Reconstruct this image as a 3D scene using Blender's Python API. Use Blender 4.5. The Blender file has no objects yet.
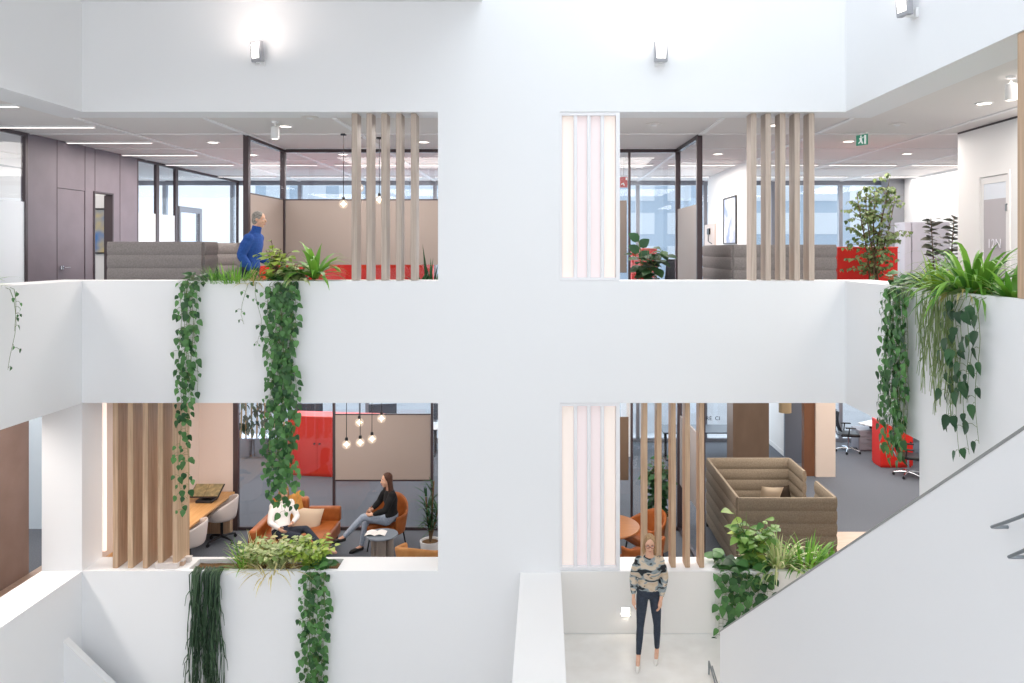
import bpy, math, random
from mathutils import Vector, Matrix, Euler
PI = math.pi
sc = bpy.context.scene
C = sc.collection
V = Vector

# ------------------------------------------------------------------ camera, world, light, exposure
# metres; front atrium wall is the plane Y=0, office floor Z=0, X to the right, eye 5.33 m up
EYE = V((0, -10.5, 5.33)); FPX = 756.0; PX0, PY0 = 545.0, 250.0
cd = bpy.data.cameras.new('camera'); cam = bpy.data.objects.new('camera', cd); C.objects.link(cam)
cam.location = EYE; cam.rotation_euler = (PI/2, 0, 0)
cd.sensor_width = 36; cd.lens = FPX/1024*36
cd.shift_x = (512-PX0)/1024; cd.shift_y = (PY0-341.5)/1024
cd.clip_start = .05; cd.clip_end = 300
sc.camera = cam
sc.view_settings.view_transform = 'Standard'; sc.view_settings.look = 'None'
sc.view_settings.gamma = 1; sc.view_settings.use_curve_mapping = False
sc.view_settings.exposure = 0.0
sc.cycles.use_denoising = True
sc.cycles.max_bounces = 10; sc.cycles.diffuse_bounces = 6; sc.cycles.transparent_max_bounces = 16
sc.cycles.sample_clamp_indirect = 6

w = bpy.data.worlds.new('sky'); sc.world = w; w.use_nodes = True
nt = w.node_tree; bg = nt.nodes['Background']
tc = nt.nodes.new('ShaderNodeTexCoord'); sx = nt.nodes.new('ShaderNodeSeparateXYZ'); cr = nt.nodes.new('ShaderNodeValToRGB')
nt.links.new(tc.outputs['Generated'], sx.inputs[0]); nt.links.new(sx.outputs['Z'], cr.inputs[0]); nt.links.new(cr.outputs[0], bg.inputs[0])
cr.color_ramp.elements[0].color = (.92, .96, 1, 1); cr.color_ramp.elements[1].color = (.80, .90, 1, 1)
bg.inputs[1].default_value = 1.25

def area(name, loc, rot, sx, sy, power, col=(1, 1, 1), spread=PI):
    l = bpy.data.lights.new(name, 'AREA'); l.shape = 'RECTANGLE'; l.size = sx; l.size_y = sy; l.energy = power; l.color = col; l.spread = spread
    o = bpy.data.objects.new(name, l); C.objects.link(o); o.location = loc; o.rotation_euler = rot
    return o
SKY = (.84, .93, 1.0); KA, KU, KL = .34, 3.1, 1.9
# daylight through the glazed roof; added unseen frontal fill light behind the camera
area('skylight_daylight', (1.65, -7.2, 12.4), (0, 0, 0), 4.9, 12.6, 760*KA, SKY)
area('end_fill_light', (-1.1, -13.7, 5.0), (PI/2, 0, 0), 10.4, 7.5, 580*KA, (1, .975, .985))
# office lighting: broad fixtureless fill lights added under both ceilings, daylight at the facade
WARM = (1, .93, .87)
for (x, y, sx_, sy_, p) in [(-10.2, 3, 2.4, 4, 24), (-6.6, 4.5, 2.6, 4, 62), (-3, 2, 2.4, 2, 34), (-3, 7, 4, 3, 66), (1.3, 2, 1.8, 2, 28), (2, 7, 4, 3, 60),
                        (6.2, 4, 2.6, 4, 66), (9.2, 8, 2, 3, 32), (6.4, -1.5, 2.6, 3, 46), (-8.4, -2.5, 1.6, 5, 44)]:
    area('office_fill_light', (x, y, 7.19), (0, 0, 0), sx_, sy_, p*KU, WARM)
for (x, y, sx_, sy_, p) in [(-4.2, 2.1, 3.2, 2.2, 50), (-4.8, 7, 5, 3, 80), (1.4, 2.0, 2, 2.4, 40), (2, 7, 4, 3, 60), (4.2, 2.8, 2, 2.6, 62),
                        (8, 7, 3, 4, 90), (7, 2, 3, 3, 50), (-9.6, 1, 2.0, 6, 60), (-9.6, 7, 2.0, 4, 50)]:
    area('lower_office_fill_light', (x, y, 3.17), (0, 0, 0), sx_, sy_, p*KL, WARM)
area('gallery_fill_light', (-7.7, -.8, 3.1), (0, math.radians(-38), 0), .3, 5, 75, WARM, 1.7)  # unseen tilted fill added to brighten the brown panel wall
for z in (5.6, 1.7):
    area('facade_daylight', (-1, 12.2, z), (-PI/2, 0, 0), 22, 2.6, 420, SKY)

# ------------------------------------------------------------------ materials
def lin(h):
    h = h.lstrip('#'); r = []
    for i in (0, 2, 4):
        c = int(h[i:i+2], 16)/255
        r.append(c/12.92 if c <= .04045 else ((c+.055)/1.055)**2.4)
    return (*r, 1)
MATS = {}
def mat(name, col, rough=.6, col2=None, scale=(8, 8, 8), mode='noise', metal=0, bump=0, emit=None, es=0, spec=.4, detail=3, sheen=0):
    """Principled material; col2 mixes in through a procedural texture (noise | grain | island | patches)."""
    if name in MATS: return MATS[name]
    m = bpy.data.materials.new(name); m.use_nodes = True; nt = m.node_tree; b = nt.nodes['Principled BSDF']
    c1 = lin(col) if isinstance(col, str) else (*col, 1)
    b.inputs['Base Color'].default_value = c1; b.inputs['Roughness'].default_value = rough; b.inputs['Metallic'].default_value = metal
    b.inputs['Specular IOR Level'].default_value = spec
    if sheen: b.inputs['Sheen Weight'].default_value = sheen
    if emit is not None:
        b.inputs['Emission Color'].default_value = lin(emit); b.inputs['Emission Strength'].default_value = es
    if col2 is not None or bump:
        c2 = lin(col2) if col2 else c1
        tcn = nt.nodes.new('ShaderNodeTexCoord'); mp = nt.nodes.new('ShaderNodeMapping'); mp.inputs['Scale'].default_value = scale
        nt.links.new(tcn.outputs['Object'], mp.inputs[0])
        nz = nt.nodes.new('ShaderNodeTexNoise'); nz.inputs['Scale'].default_value = 1; nz.inputs['Detail'].default_value = detail
        nt.links.new(mp.outputs[0], nz.inputs['Vector'])
        rp = nt.nodes.new('ShaderNodeValToRGB'); rp.color_ramp.elements[0].color = c1; rp.color_ramp.elements[1].color = c2
        rp.color_ramp.elements[0].position = .35; rp.color_ramp.elements[1].position = .65
        if mode == 'island':
            g = nt.nodes.new('ShaderNodeNewGeometry'); nt.links.new(g.outputs['Random Per Island'], rp.inputs[0])
            rp.color_ramp.elements[0].position = 0; rp.color_ramp.elements[1].position = 1
        else:
            nt.links.new(nz.outputs['Fac'], rp.inputs[0])
        nt.links.new(rp.outputs[0], b.inputs['Base Color'])
        if bump:
            bp = nt.nodes.new('ShaderNodeBump'); bp.inputs['Strength'].default_value = bump; bp.inputs['Distance'].default_value = .01
            nt.links.new(nz.outputs['Fac'], bp.inputs['Height']); nt.links.new(bp.outputs[0], b.inputs['Normal'])
    MATS[name] = m; return m
def glassmat(name, tint=(.97, .985, 1), refl=.045, rough=.0):
    if name in MATS: return MATS[name]
    m = bpy.data.materials.new(name); m.use_nodes = True; nt = m.node_tree; nt.nodes.clear()
    o = nt.nodes.new('ShaderNodeOutputMaterial'); t = nt.nodes.new('ShaderNodeBsdfTransparent'); t.inputs[0].default_value = (*tint, 1)
    g = nt.nodes.new('ShaderNodeBsdfGlossy'); g.inputs['Roughness'].default_value = rough; mx = nt.nodes.new('ShaderNodeMixShader'); mx.inputs[0].default_value = refl
    nt.links.new(t.outputs[0], mx.inputs[1]); nt.links.new(g.outputs[0], mx.inputs[2]); nt.links.new(mx.outputs[0], o.inputs[0])
    MATS[name] = m; return m
def leafmat(name, a, b, rough=.38):
    """Leaf surface: each leaf takes its own green between a and b; light passes through a little."""
    if name in MATS: return MATS[name]
    m = mat(name, a, rough, b, mode='island', spec=.45); nt = m.node_tree
    p = nt.nodes['Principled BSDF']; out = nt.nodes['Material Output']
    rp = [n for n in nt.nodes if n.type == 'VALTORGB'][0]
    tr = nt.nodes.new('ShaderNodeBsdfTranslucent'); mx = nt.nodes.new('ShaderNodeMixShader'); mx.inputs[0].default_value = .28
    nt.links.new(rp.outputs[0], tr.inputs[0]); nt.links.new(p.outputs[0], mx.inputs[1]); nt.links.new(tr.outputs[0], mx.inputs[2]); nt.links.new(mx.outputs[0], out.inputs[0])
    return m
def emat(name, col, s): return mat(name, '#ffffff', .5, emit=col, es=s)

WALL = mat('white_plaster', (.85, .855, .865), .55, bump=.02, scale=(30, 30, 30))
SILL = mat('white_sill', (.88, .87, .86), .35)
CEIL = mat('office_ceiling', (.80, .765, .74), .8)
JOINT = mat('ceiling_profile', (.85, .84, .84), .5)
CARPET = mat('blue_grey_carpet', '#6c7179', .95, '#5a5f67', (60, 60, 60), bump=.4)
LANDF = mat('landing_floor', '#eeebe6', .3, '#e6e2dc', (3, 3, 3))
TAUPE = mat('taupe_panel', '#786e76', .5, '#71676f', (2, 2, 2))
BROWN = mat('brown_panel', '#75604f', .5, '#6b5747', (3, 3, 1))
PINKW = mat('warm_white_wall', '#d9cac2', .6)
OFFW = mat('office_white', (.82, .81, .80), .6)
FRAME = mat('dark_bronze_frame', '#4a3f42', .4, metal=.3)
GREYF = mat('grey_frame', '#8b8d95', .4, metal=.4)
FILM = mat('beige_privacy_film', '#a5978f', .7)
GLASS = glassmat('clear_glass')
FROST = mat('frosted_glass', (.80, .85, .90), .5)
WOODL = mat('pale_oak', '#c2b3a6', .5, '#b0a093', (40, 40, 1.6), bump=.05)
WOODW = mat('warm_oak', '#cbad90', .5, '#b5977b', (40, 40, 1.6), bump=.05)
WOODT = mat('oak_top', '#c79a68', .4, '#b5854f', (30, 3, 30))
BOOTHU = mat('grey_felt', '#989290', .95, '#8a8482', (50, 50, 50), bump=.3)
BOOTHL = mat('brown_felt', '#877b6b', .95, '#796d5d', (50, 50, 50), bump=.3)
RED = mat('red_lacquer', '#d8281f', .6)
BLACK = mat('black_plastic', '#1d1d20', .5)
DARKM = mat('dark_mesh', '#2a2d35', .8)
CHROME = mat('chrome', '#c9ccd2', .2, metal=1)
STEEL = mat('brushed_steel', '#8e9498', .35, metal=.9)
WPLAST = mat('white_plastic', (.78, .77, .77), .4)
SHELL = mat('pale_shell', '#cfc6c2', .55)
COGNAC = mat('cognac_leather', '#a85f2b', .45, '#96501f', (9, 9, 9), bump=.1)
TAN = mat('tan_leather', '#c78f55', .5, '#ba8149', (9, 9, 9))
SOIL = mat('potting_soil', '#5b4329', .95, '#7b5f3d', (40, 40, 40), bump=.5)
STEM = mat('green_stem', '#6d7c47', .6)
BARK = mat('brown_stem', '#6f5a44', .8, '#57452f', (20, 20, 20))

# ------------------------------------------------------------------ mesh building
class MB:
    def __init__(s): s.v = []; s.f = []
    def add(s, vs, fs):
        n = len(s.v); s.v += [tuple(p) for p in vs]; s.f += [tuple(n+i for i in f) for f in fs]; return s
    def box(s, x0, x1, y0, y1, z0, z1, M=None):
        vs = [V((x, y, z)) for x in (x0, x1) for y in (y0, y1) for z in (z0, z1)]
        if M: vs = [M @ p for p in vs]
        return s.add(vs, [(0, 1, 3, 2), (4, 6, 7, 5), (0, 4, 5, 1), (2, 3, 7, 6), (0, 2, 6, 4), (1, 5, 7, 3)])
    def rbox(s, x0, x1, y0, y1, z0, z1, r=.02, M=None, n=3):
        """box with rounded edges (superellipse sections stacked in z)"""
        cx, cy = (x0+x1)/2, (y0+y1)/2; hx, hy = (x1-x0)/2, (y1-y0)/2; r = min(r, hx*.99, hy*.99, (z1-z0)/2*.99)
        def ring(ins, z):
            pts = []; rr = max(r-ins, .0005)
            for (qx, qy, a0) in ((1, 1, 0), (-1, 1, PI/2), (-1, -1, PI), (1, -1, 1.5*PI)):
                for k in range(n+1):
                    a = a0+PI/2*k/n
                    pts.append(V((cx+qx*(hx-r)+rr*math.cos(a), cy+qy*(hy-r)+rr*math.sin(a), z)))
            return pts
        rings = []
        for k in range(n+1):
            a = PI/2*k/n; rings.append(ring(r*(1-math.sin(a)), z0+r*(1-math.cos(a))))
        for k in range(n+1):
            a = PI/2*k/n; rings.append(ring(r*(1-math.cos(a)), z1-r+r*math.sin(a)))
        if M: rings = [[M @ p for p in q] for q in rings]
        return s.skin(rings)
    def skin(s, rings, cap=True, close=False):
        n = len(rings[0]); vs = [p for r in rings for p in r]; fs = []
        m = len(rings)
        for i in range(m if close else m-1):
            j = (i+1) % m
            for k in range(n): fs.append((i*n+k, i*n+(k+1) % n, j*n+(k+1) % n, j*n+k))
        if cap and not close: fs += [tuple(range(n))[::-1], tuple((m-1)*n+k for k in range(n))]
        return s.add(vs, fs)
    def tube(s, pts, r, n=8, r1=None, cap=True):
        pts = [V(p) for p in pts]; rings = []; up = None; m = len(pts)
        for i, p in enumerate(pts):
            d = (pts[min(i+1, m-1)]-pts[max(i-1, 0)]).normalized()
            if up is None: up = V((0, 0, 1)) if abs(d.z) < .9 else V((1, 0, 0))
            a = d.cross(up)
            if a.length < 1e-4: a = d.cross(V((0, 1, 0)))
            a.normalize(); b = a.cross(d); up = b
            rr = r if r1 is None else r+(r1-r)*i/(m-1)
            if isinstance(r, (list, tuple)): rr = r[i]
            rings.append([p+a*math.cos(2*PI*k/n)*rr+b*math.sin(2*PI*k/n)*rr for k in range(n)])
        return s.skin(rings, cap)
    def cyl(s, c, r, z0, z1, n=24, r1=None):
        return s.tube([(c[0], c[1], z0), (c[0], c[1], z1)], r, n, r1)
    def lathe(s, prof, c=(0, 0, 0), n=28, M=None, close=False):
        rings = [[V((c[0]+r*math.cos(2*PI*k/n), c[1]+r*math.sin(2*PI*k/n), c[2]+z)) for k in range(n)] for r, z in prof]
        if M: rings = [[M @ p for p in q] for q in rings]
        return s.skin(rings, close=close)
    def ell(s, c, rx, ry, rz, n=14, m=9, M=None):
        c = V(c); rings = []
        for i in range(m+1):
            t = -PI/2+PI*i/m; q = max(math.cos(t), .02)
            rings.append([V((rx*q*math.cos(2*PI*k/n), ry*q*math.sin(2*PI*k/n), rz*math.sin(t))) for k in range(n)])
        rings = [[(M @ p if M else p)+c for p in q] for q in rings]
        return s.skin(rings)
    def prism(s, poly, d, M=None):
        """polygon in the XZ plane (list of x,z) pushed along Y from d[0] to d[1]"""
        r = [[V((x, y, z)) for x, z in poly] for y in d]
        if M: r = [[M @ p for p in q] for q in r]
        return s.skin(r)
    def sheet(s, grid, th=0):
        """grid of points -> surface"""
        m, n = len(grid), len(grid[0]); vs = [p for r in grid for p in r]
        fs = [(i*n+k, i*n+k+1, (i+1)*n+k+1, (i+1)*n+k) for i in range(m-1) for k in range(n-1)]
        return s.add(vs, fs)
    def mesh(s, name): 
        me = bpy.data.meshes.new(name); me.from_pydata(s.v, [], s.f); me.validate(); return me
    def make(s, name, m, parent=None, world=True, smooth=None, solid=0, bevel=0, sub=0, fix=True):
        me = s.mesh(name); me.materials.append(m)
        if fix:
            import bmesh
            b = bmesh.new(); b.from_mesh(me); bmesh.ops.recalc_face_normals(b, faces=b.faces); b.to_mesh(me); b.free()
        if parent is not None and world:
            off = V((0, 0, 0)); q = parent
            while q is not None: off += q.location; q = q.parent
            me.transform(Matrix.Translation(-off))
        if smooth is not None:
            me.polygons.foreach_set('use_smooth', [True]*len(me.polygons)); me.set_sharp_from_angle(angle=math.radians(smooth))
        o = bpy.data.objects.new(name, me); C.objects.link(o)
        if parent is not None: o.parent = parent
        if solid:
            q = o.modifiers.new('thickness', 'SOLIDIFY'); q.thickness = solid; q.offset = 0
        if bevel:
            q = o.modifiers.new('edge', 'BEVEL'); q.width = bevel; q.segments = 2; q.limit_method = 'ANGLE'
        if sub:
            q = o.modifiers.new('smooth', 'SUBSURF'); q.levels = sub; q.render_levels = sub
        return o

def tag(o, label=None, cat=None, group=None, kind=None):
    if label: o['label'] = label
    if cat: o['category'] = cat
    if group: o['group'] = group
    if kind: o['kind'] = kind
    return o
def thing(name, label, cat, loc=(0, 0, 0), group=None, rz=0):
    o = bpy.data.objects.new(name, None); C.objects.link(o); o.empty_display_size = .1
    o.location = loc; o.rotation_euler = (0, 0, rz); return tag(o, label, cat, group)
def struct(name, mb, m, parent=None, label=None, **k):
    o = mb.make(name, m, parent, **k)
    if parent is None: tag(o, label, None, None, 'structure')
    return o
def dup(root, loc=None, rz=None, label=None):
    def cp(o, par):
        c = o.copy(); C.objects.link(c)
        if par is not None: c.parent = par
        for ch in [q for q in C.objects if q.parent == o]: cp(ch, c)
        return c
    r = cp(root, None)
    if loc is not None: r.location = loc
    if rz is not None: r.rotation_euler = (0, 0, rz)
    if label: r['label'] = label
    return r
# a photo pixel at depth y -> point in the room; a photo pixel on height z -> point
def P(px, py, y): d = y+10.5; return V(((px-PX0)*d/FPX, y, 5.33-(py-PY0)*d/FPX))
def FX(px, y): return (px-PX0)*(y+10.5)/FPX

# ------------------------------------------------------------------ the building
ZT, ZU, ZB, ZS = 7.25, 4.90, 3.205, .872      # upper head, upper parapet top, band underside, lower sill
ZF2 = 4.05                                     # upper office floor
TH = .48
XL, XR = -6.43, 4.17
XLo, XRo = -6.99, 4.73
def parapet(mb, a0, a1, b0, b1, z0, z1, rec=(), axis='x', depth=.22):
    """parapet along an axis with planter recesses cut in its top"""
    def bx(u0, u1, v0, v1, w0, w1):
        if axis == 'x': mb.box(u0, u1, v0, v1, w0, w1)
        else: mb.box(v0, v1, u0, u1, w0, w1)
    bx(a0, a1, b0, b1, z0, z1-depth)
    cur = a0
    for r0, r1 in sorted(rec):
        bx(cur, r0, b0, b1, z1-depth, z1); bx(r0, r1, b0, b0+.07, z1-depth, z1); bx(r0, r1, b1-.07, b1, z1-depth, z1); cur = r1
    bx(cur, a1, b0, b1, z1-depth, z1)
wf = MB()
wf.box(XLo, XRo, 0, TH, ZT, 8.775)
wf.box(-.87, XRo, 0, TH, 8.775, 12.6)
wf.box(-1.486, .208, 0, TH, ZU, ZT); wf.box(-1.486, .208, 0, TH, ZS, ZB)
parapet(wf, XLo, XRo, 0, TH, ZB, ZU, [(-5.22, -2.86)])
parapet(wf, XLo, XRo, 0, TH, -5, ZS, [(-4.98, -2.9), (2.5, 4.1)])
wf.box(XLo, XL, 0, TH, ZS, ZB)
struct('wall_front', wf, WALL)
wl = MB()
wl.box(XLo, XL, -14, 0, ZT, 8.775)
parapet(wl, -14, 0, XLo, XL, ZB, ZU, [(-2.2, -1.1)], 'y')
wl.box(XLo, XL, -14, 0, -5, ZS); wl.box(XLo, XL, -14, -8, ZS, ZB); wl.box(XLo, XL, -14, -8, ZU, ZT)
struct('wall_left', wl, WALL)
wr = MB()
wr.box(XR, XRo, -14, 0, ZT, 12.6)
parapet(wr, -14, 0, XR, XRo, ZB, ZU, [(-3.7, -.9)], 'y')
wr.box(XR, XRo, -14, -2.08, -5, ZB); wr.box(XR, XRo, -2.08, 0, -5, ZS if False else -.02); wr.box(XR, XRo, -14, -8, ZU, ZT)
struct('wall_right', wr, WALL)
wb = MB(); wb.box(XLo, XRo, -14.4, -14, -5, 1.2); wb.box(XLo, XRo, -14.4, -14, 8.775, 12.6)
for x in (-4, -1.2, 1.6): wb.box(x, x+.12, -14.3, -14.1, 1.2, 8.775)
struct('wall_back', wb, WALL)
cl = MB(); cl.box(XLo, -.87, -14, TH, 8.775, 9.1); struct('ceiling', cl, WALL)
ws = MB(); ws.box(-1.1, -.87, -14, TH, 9.1, 12.6); struct('wall_skylight', ws, WALL)
fl = MB(); fl.box(XL, XR, -14, 0, -5.2, -5); struct('floor', fl, LANDF)
# office slabs (no overlap with the atrium)
def slab(z0, z1):
    m = MB(); m.box(-13, 12, TH, 10.9, z0, z1); m.box(-13, XLo, -9, TH, z0, z1); m.box(XRo, 12, -9, TH, z0, z1); return m
struct('floor_upper', slab(ZB, ZF2-.012), OFFW)
m = slab(ZF2-.012, ZF2); struct('floor_carpet', m, CARPET, label='grey blue carpet of the upper office')
struct('ceiling_upper', slab(ZT, ZT+.3), CEIL)
m = MB(); m.box(-13, XR, TH, 10.9, -.3, 0); m.box(XR, 12, 3.8, 10.9, -.3, 0); m.box(-13, XLo, -9, TH, -.3, 0); struct('floor_lower', m, CARPET)
m = MB(); m.box(2.15, XR, -1.9, 0, -.3, 0); m.box(.22, 2.03, -3.4, 0, -.3, 0); m.box(2.03, 2.15, ya_ if False else -1.55, 0, -.3, 0); struct('floor_landing', m, LANDF)
# half-height wall beside the landing
m = MB(); m.box(-.34, .22, -9.3, 0, -5, .84); struct('wall_landing', m, WALL)
m = MB(); m.box(-.34, .22, -9.3, -.001, .84, .852); struct('trim_1', m, SILL)

# ceiling profiles
k = 0
for i in range(-6, 6):
    x = .7+1.88*i
    if -12.9 < x < 11.9:
        m = MB(); m.box(x-.035, x+.035, TH if XLo-.1 < x < XRo+.1 else -8.9, 10.5, ZT-.018, ZT); struct('trim_2', m, JOINT)
for y in (1.98, 3.78, 5.58, 7.38, 9.18):
    m = MB(); m.box(-8.5, 9.7, y-.012, y+.012, ZT-.012, ZT); struct('trim_3', m, JOINT)

# facade at Y=10.5
n = 1
for z0, z1 in ((ZF2, ZT), (0, ZB)):
    for i in range(13):
        x0 = -12.46+1.88*i; x1 = x0+1.88
        f = MB(); f.box(x0, x0+.05, 10.5, 10.62, z0, z1); f.box(x1-.05, x1, 10.5, 10.62, z0, z1)
        f.box(x0+.05, x1-.05, 10.5, 10.62, z0, z0+.1); f.box(x0+.05, x1-.05, 10.5, 10.62, z1-.12, z1)
        wd = struct('window_%d' % n, f, GREYF); n += 1
        g = MB(); g.box(x0+.05, x1-.05, 10.55, 10.56, z0+.1, z1-.12); g.make('pane', GLASS, wd)

# upper left office side wall at X=-8.5
XW = -8.5
m = MB()
m.box(XW-.12, XW, 1.93, 2.67, ZF2, ZT); m.box(XW-.12, XW, 2.67, 3.47, 6.42, ZT); m.box(XW-.12, XW, 3.47, 3.75, ZF2, ZT)
m.box(XW-.12, XW, 3.75, 4.34, 6.42, ZT); m.box(XW-.12, XW, 4.34, 5.25, ZF2, ZT)
struct('wall_office_left', m, TAUPE)
for y in (2.67, 3.47, 3.78, 4.62):
    m = MB(); m.box(XW, XW+.004, y-.006, y+.006, ZF2, ZT); struct('trim_4', m, FRAME)
m = MB(); m.box(XW-.1, XW-.004, 2.68, 3.46, ZF2, 6.41); d = struct('door_1', m, TAUPE)
m = MB(); m.tube([(XW, 2.78, 5.02), (XW+.06, 2.78, 5.02), (XW+.06, 2.94, 5.02)], .012); m.cyl((XW+.01, 2.78), .03, 4.99, 5.05); m.make('handle', CHROME, d)
m = MB(); m.box(XW-.12, XW+.02, 3.73, 3.76, ZF2, 6.44); m.box(XW-.12, XW+.02, 4.33, 4.37, ZF2, 6.44); m.box(XW-.12, XW+.02, 3.76, 4.33, 6.41, 6.44); d = struct('door_2', m, FRAME)
m = MB(); m.box(XW-.18, XW-.13, 4.38, 4.97, ZF2+.01, 6.40); m.make('leaf', FRAME, d)
m = MB(); m.box(-11.4, XW-.12, 5.3, 5.4, ZF2, ZT); struct('wall_meeting_room', m, OFFW)
def glass_bay(y0, y1, name, split=None, frost=True):
    f = MB(); f.box(XW-.06, XW, y0, y0+.06, ZF2, ZT); f.box(XW-.06, XW, y1-.06, y1, ZF2, ZT); f.box(XW-.06, XW, y0+.06, y1-.06, ZT-.06, ZT); f.box(XW-.06, XW, y0+.06, y1-.06, ZF2, ZF2+.08)
    d = struct(name, f, FRAME)
    z = 6.12
    g = MB(); g.box(XW-.035, XW-.025, y0+.06, y1-.06, z if frost else ZF2+.08, ZT-.06); g.make('pane', GLASS, d)
    if frost: g = MB(); g.box(XW-.04, XW-.02, y0+.06, y1-.06, ZF2+.08, z); g.make('frosted_pane', FROST, d)
glass_bay(-.2, 1.93, 'window_27'); glass_bay(5.25, 6.1, 'window_28'); glass_bay(6.1, 6.96, 'window_29'); glass_bay(6.96, 10.5, 'window_30', frost=False)
f = MB(); f.box(XW-.08, XW+.02, 7.05, 7.12, ZF2, 6.35); f.box(XW-.08, XW+.02, 8.08, 8.2, ZF2, 6.35); f.box(XW-.08, XW+.02, 7.12, 8.08, 6.22, 6.35); d = struct('door_3', f, GREYF)
g = MB(); g.box(XW-.01, XW, 7.12, 8.08, ZF2+.05, 6.22); g.make('pane', GLASS, d)
# lower left office wall
m = MB(); m.box(XW-.12, XW, -6, 1.95, 0, ZB); struct('wall_lower_left_office', m, mat('warm_brown_panel', '#9a8880', .5, '#917f77', (2, 2, 2)))
m = MB(); m.box(-7.05, -6.57, TH, 3.95, 0, ZB); m.box(-6.57, -5.9, 3.86, 3.95, 0, ZB); struct('wall_desk_niche', m, PINKW)
# upper right office walls
m = MB(); m.box(6.76, 6.9, -6, .47, ZF2, ZT); m.box(6.76, 6.9, .47, 1.28, 6.5, ZT); m.box(6.76, 6.9, 1.28, 1.88, ZF2, ZT)
struct('wall_office_right', m, OFFW)
m = MB(); m.box(6.755, 6.76, -6, 1.88, ZT-.03, ZT-.002); struct('trim_5', m, FRAME)
m = MB(); m.box(9.7, 9.84, 1.9, 10.5, ZF2, ZT); struct('wall_far_right', m, OFFW)
m = MB(); m.box(4.33, 4.45, 5.7, 9.6, ZF2, ZT); struct('wall_reception', m, OFFW)
m = MB(); m.box(9.3, 9.7, 9.9, 10.4, ZF2, ZT); m.box(9.3, 9.7, 9.9, 10.4, 0, ZB); struct('pillar', m, mat('pillar_grey', '#85878c', .6))
# lower right office
m = MB(); m.box(11.3, 11.4, -6, 10.5, 0, ZB); struct('wall_lower_far_right', m, OFFW)
x0, x1 = FX(733, 7.6), FX(769, 7.6)
m = MB(); m.box(x0, x1, 7.6, 8.2, 0, ZB); struct('wall_brown_core', m, BROWN)
x0, x1 = FX(816, 7.25), FX(835.5, 7.25)
m = MB(); m.box(x0, x1, 7.25, 7.65, 0, ZB); struct('column_beige', m, mat('beige_column', '#e3d2c4', .6))
m = MB(); m.box(FX(803, 7.4), x0-.002, 7.32, 7.5, 0, ZB); struct('panel_brown_wall', m, mat('red_brown_panel', '#80563c', .5, '#754c34', (3, 3, 1)))
m = MB(); m.box(FX(785, 8.4), FX(802, 8.4), 8.4, 8.5, 0, ZB); struct('wall_grey_core', m, mat('blue_grey_panel', '#737a87', .5))
m = MB(); m.box(4.9, FX(733, 9.6), 9.6, 9.7, 0.02, ZB); struct('wall_lettered', m, mat('pale_blue_wall', '#c5d3de', .6))
m = MB(); m.box(2.1, 2.25, 9.0, 10.4, 0, ZB); struct('column_lower', m, OFFW)

# warm white cladding boards on the landing side of the wall
CLAD = mat('warm_cladding', (.86, .835, .80), .5)
for i, (p0, p1) in enumerate(((.225, 1.32), (1.325, 2.36), (2.365, 4.16))):
    m = MB(); m.box(p0, p1, -.012, -.001, .012, ZS-.006); struct('trim_6', m, CLAD)

m = MB(); m.box(-13, -8.62, 3.95, 4.05, 0, ZB); struct('wall_gallery_end', m, mat('pale_blue_wall', '#c5d3de', .6))
m = MB(); m.box(-8.5, -7.05, -6, 3.8, .0, .006); struct('floor_gallery', m, mat('pale_oak_floor', '#cbb4a2', .4, '#bfa793', (3, 20, 3)))

m = MB(); m.box(-60, 60, 11.2, 59.8, -.5, -.15); struct('street', m, mat('pale_paving', '#d3d6da', .8, '#c6cacf', (.6, .6, .6)))

m = MB(); m.box(XR, 12, TH, 3.8, -.3, 0); m.box(XRo, 12, -9, TH, -.3, 0); struct('floor_side', m, mat('pale_oak_floor', '#cbb4a2', .4, '#bfa793', (3, 20, 3)))
m = MB(); m.box(6.18, 6.26, 8.97, 10.45, 0.0, ZB); struct('wall_lower_side', m, OFFW)
m = MB(); m.box(6.165, 6.18, 8.97, 10.45, 0.0, .12); struct('baseboard_side', m, SILL)

# ------------------------------------------------------------------ timber fins in the wall openings
ORD = ['first', 'second', 'third', 'fourth', 'fifth']
def fins(px0, pitch, wpx, z0, z1, m, dep, what, grp, n=5, y=.06):
    for i in range(n):
        x0 = FX(px0+pitch*i, y); x1 = FX(px0+pitch*i+wpx, y)
        b = MB(); b.rbox(x0, x1, y, y+dep, z0, z1, .006, n=1)
        o = b.make('timber_fin', m); tag(o, what % ORD[i], 'fin', grp)
fins(351.5, 14.8, 5.6, ZU+.002, ZT-.002, WOODL, .24, 'pale upright timber fin in the upper left opening, %s from the left', 'upper left timber fins', y=.1)
fins(751, 14.5, 5.6, ZU+.002, ZT-.002, WOODL, .24, 'pale upright timber fin in the upper right opening, %s from the left', 'upper right timber fins', y=.1)
fins(112.5, 15.0, 5.2, ZS+.002, ZB-.002, WOODW, .36, 'oak upright fin in the lower left opening, %s from the left', 'lower left timber fins', y=.08)
fins(642.5, 14.2, 5.0, ZS+.002, ZB-.002, WOODW, .22, 'oak upright fin in the lower right opening, %s from the light box', 'lower right timber fins', y=.1)
b = MB(); b.rbox(XR+.02, XR+.3, -4.35, -3.79, ZU+.002, ZT-.002, .006, n=1)
tag(b.make('timber_fin', WOODW), 'wide warm oak fin standing on the right side parapet', 'fin')

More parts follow.
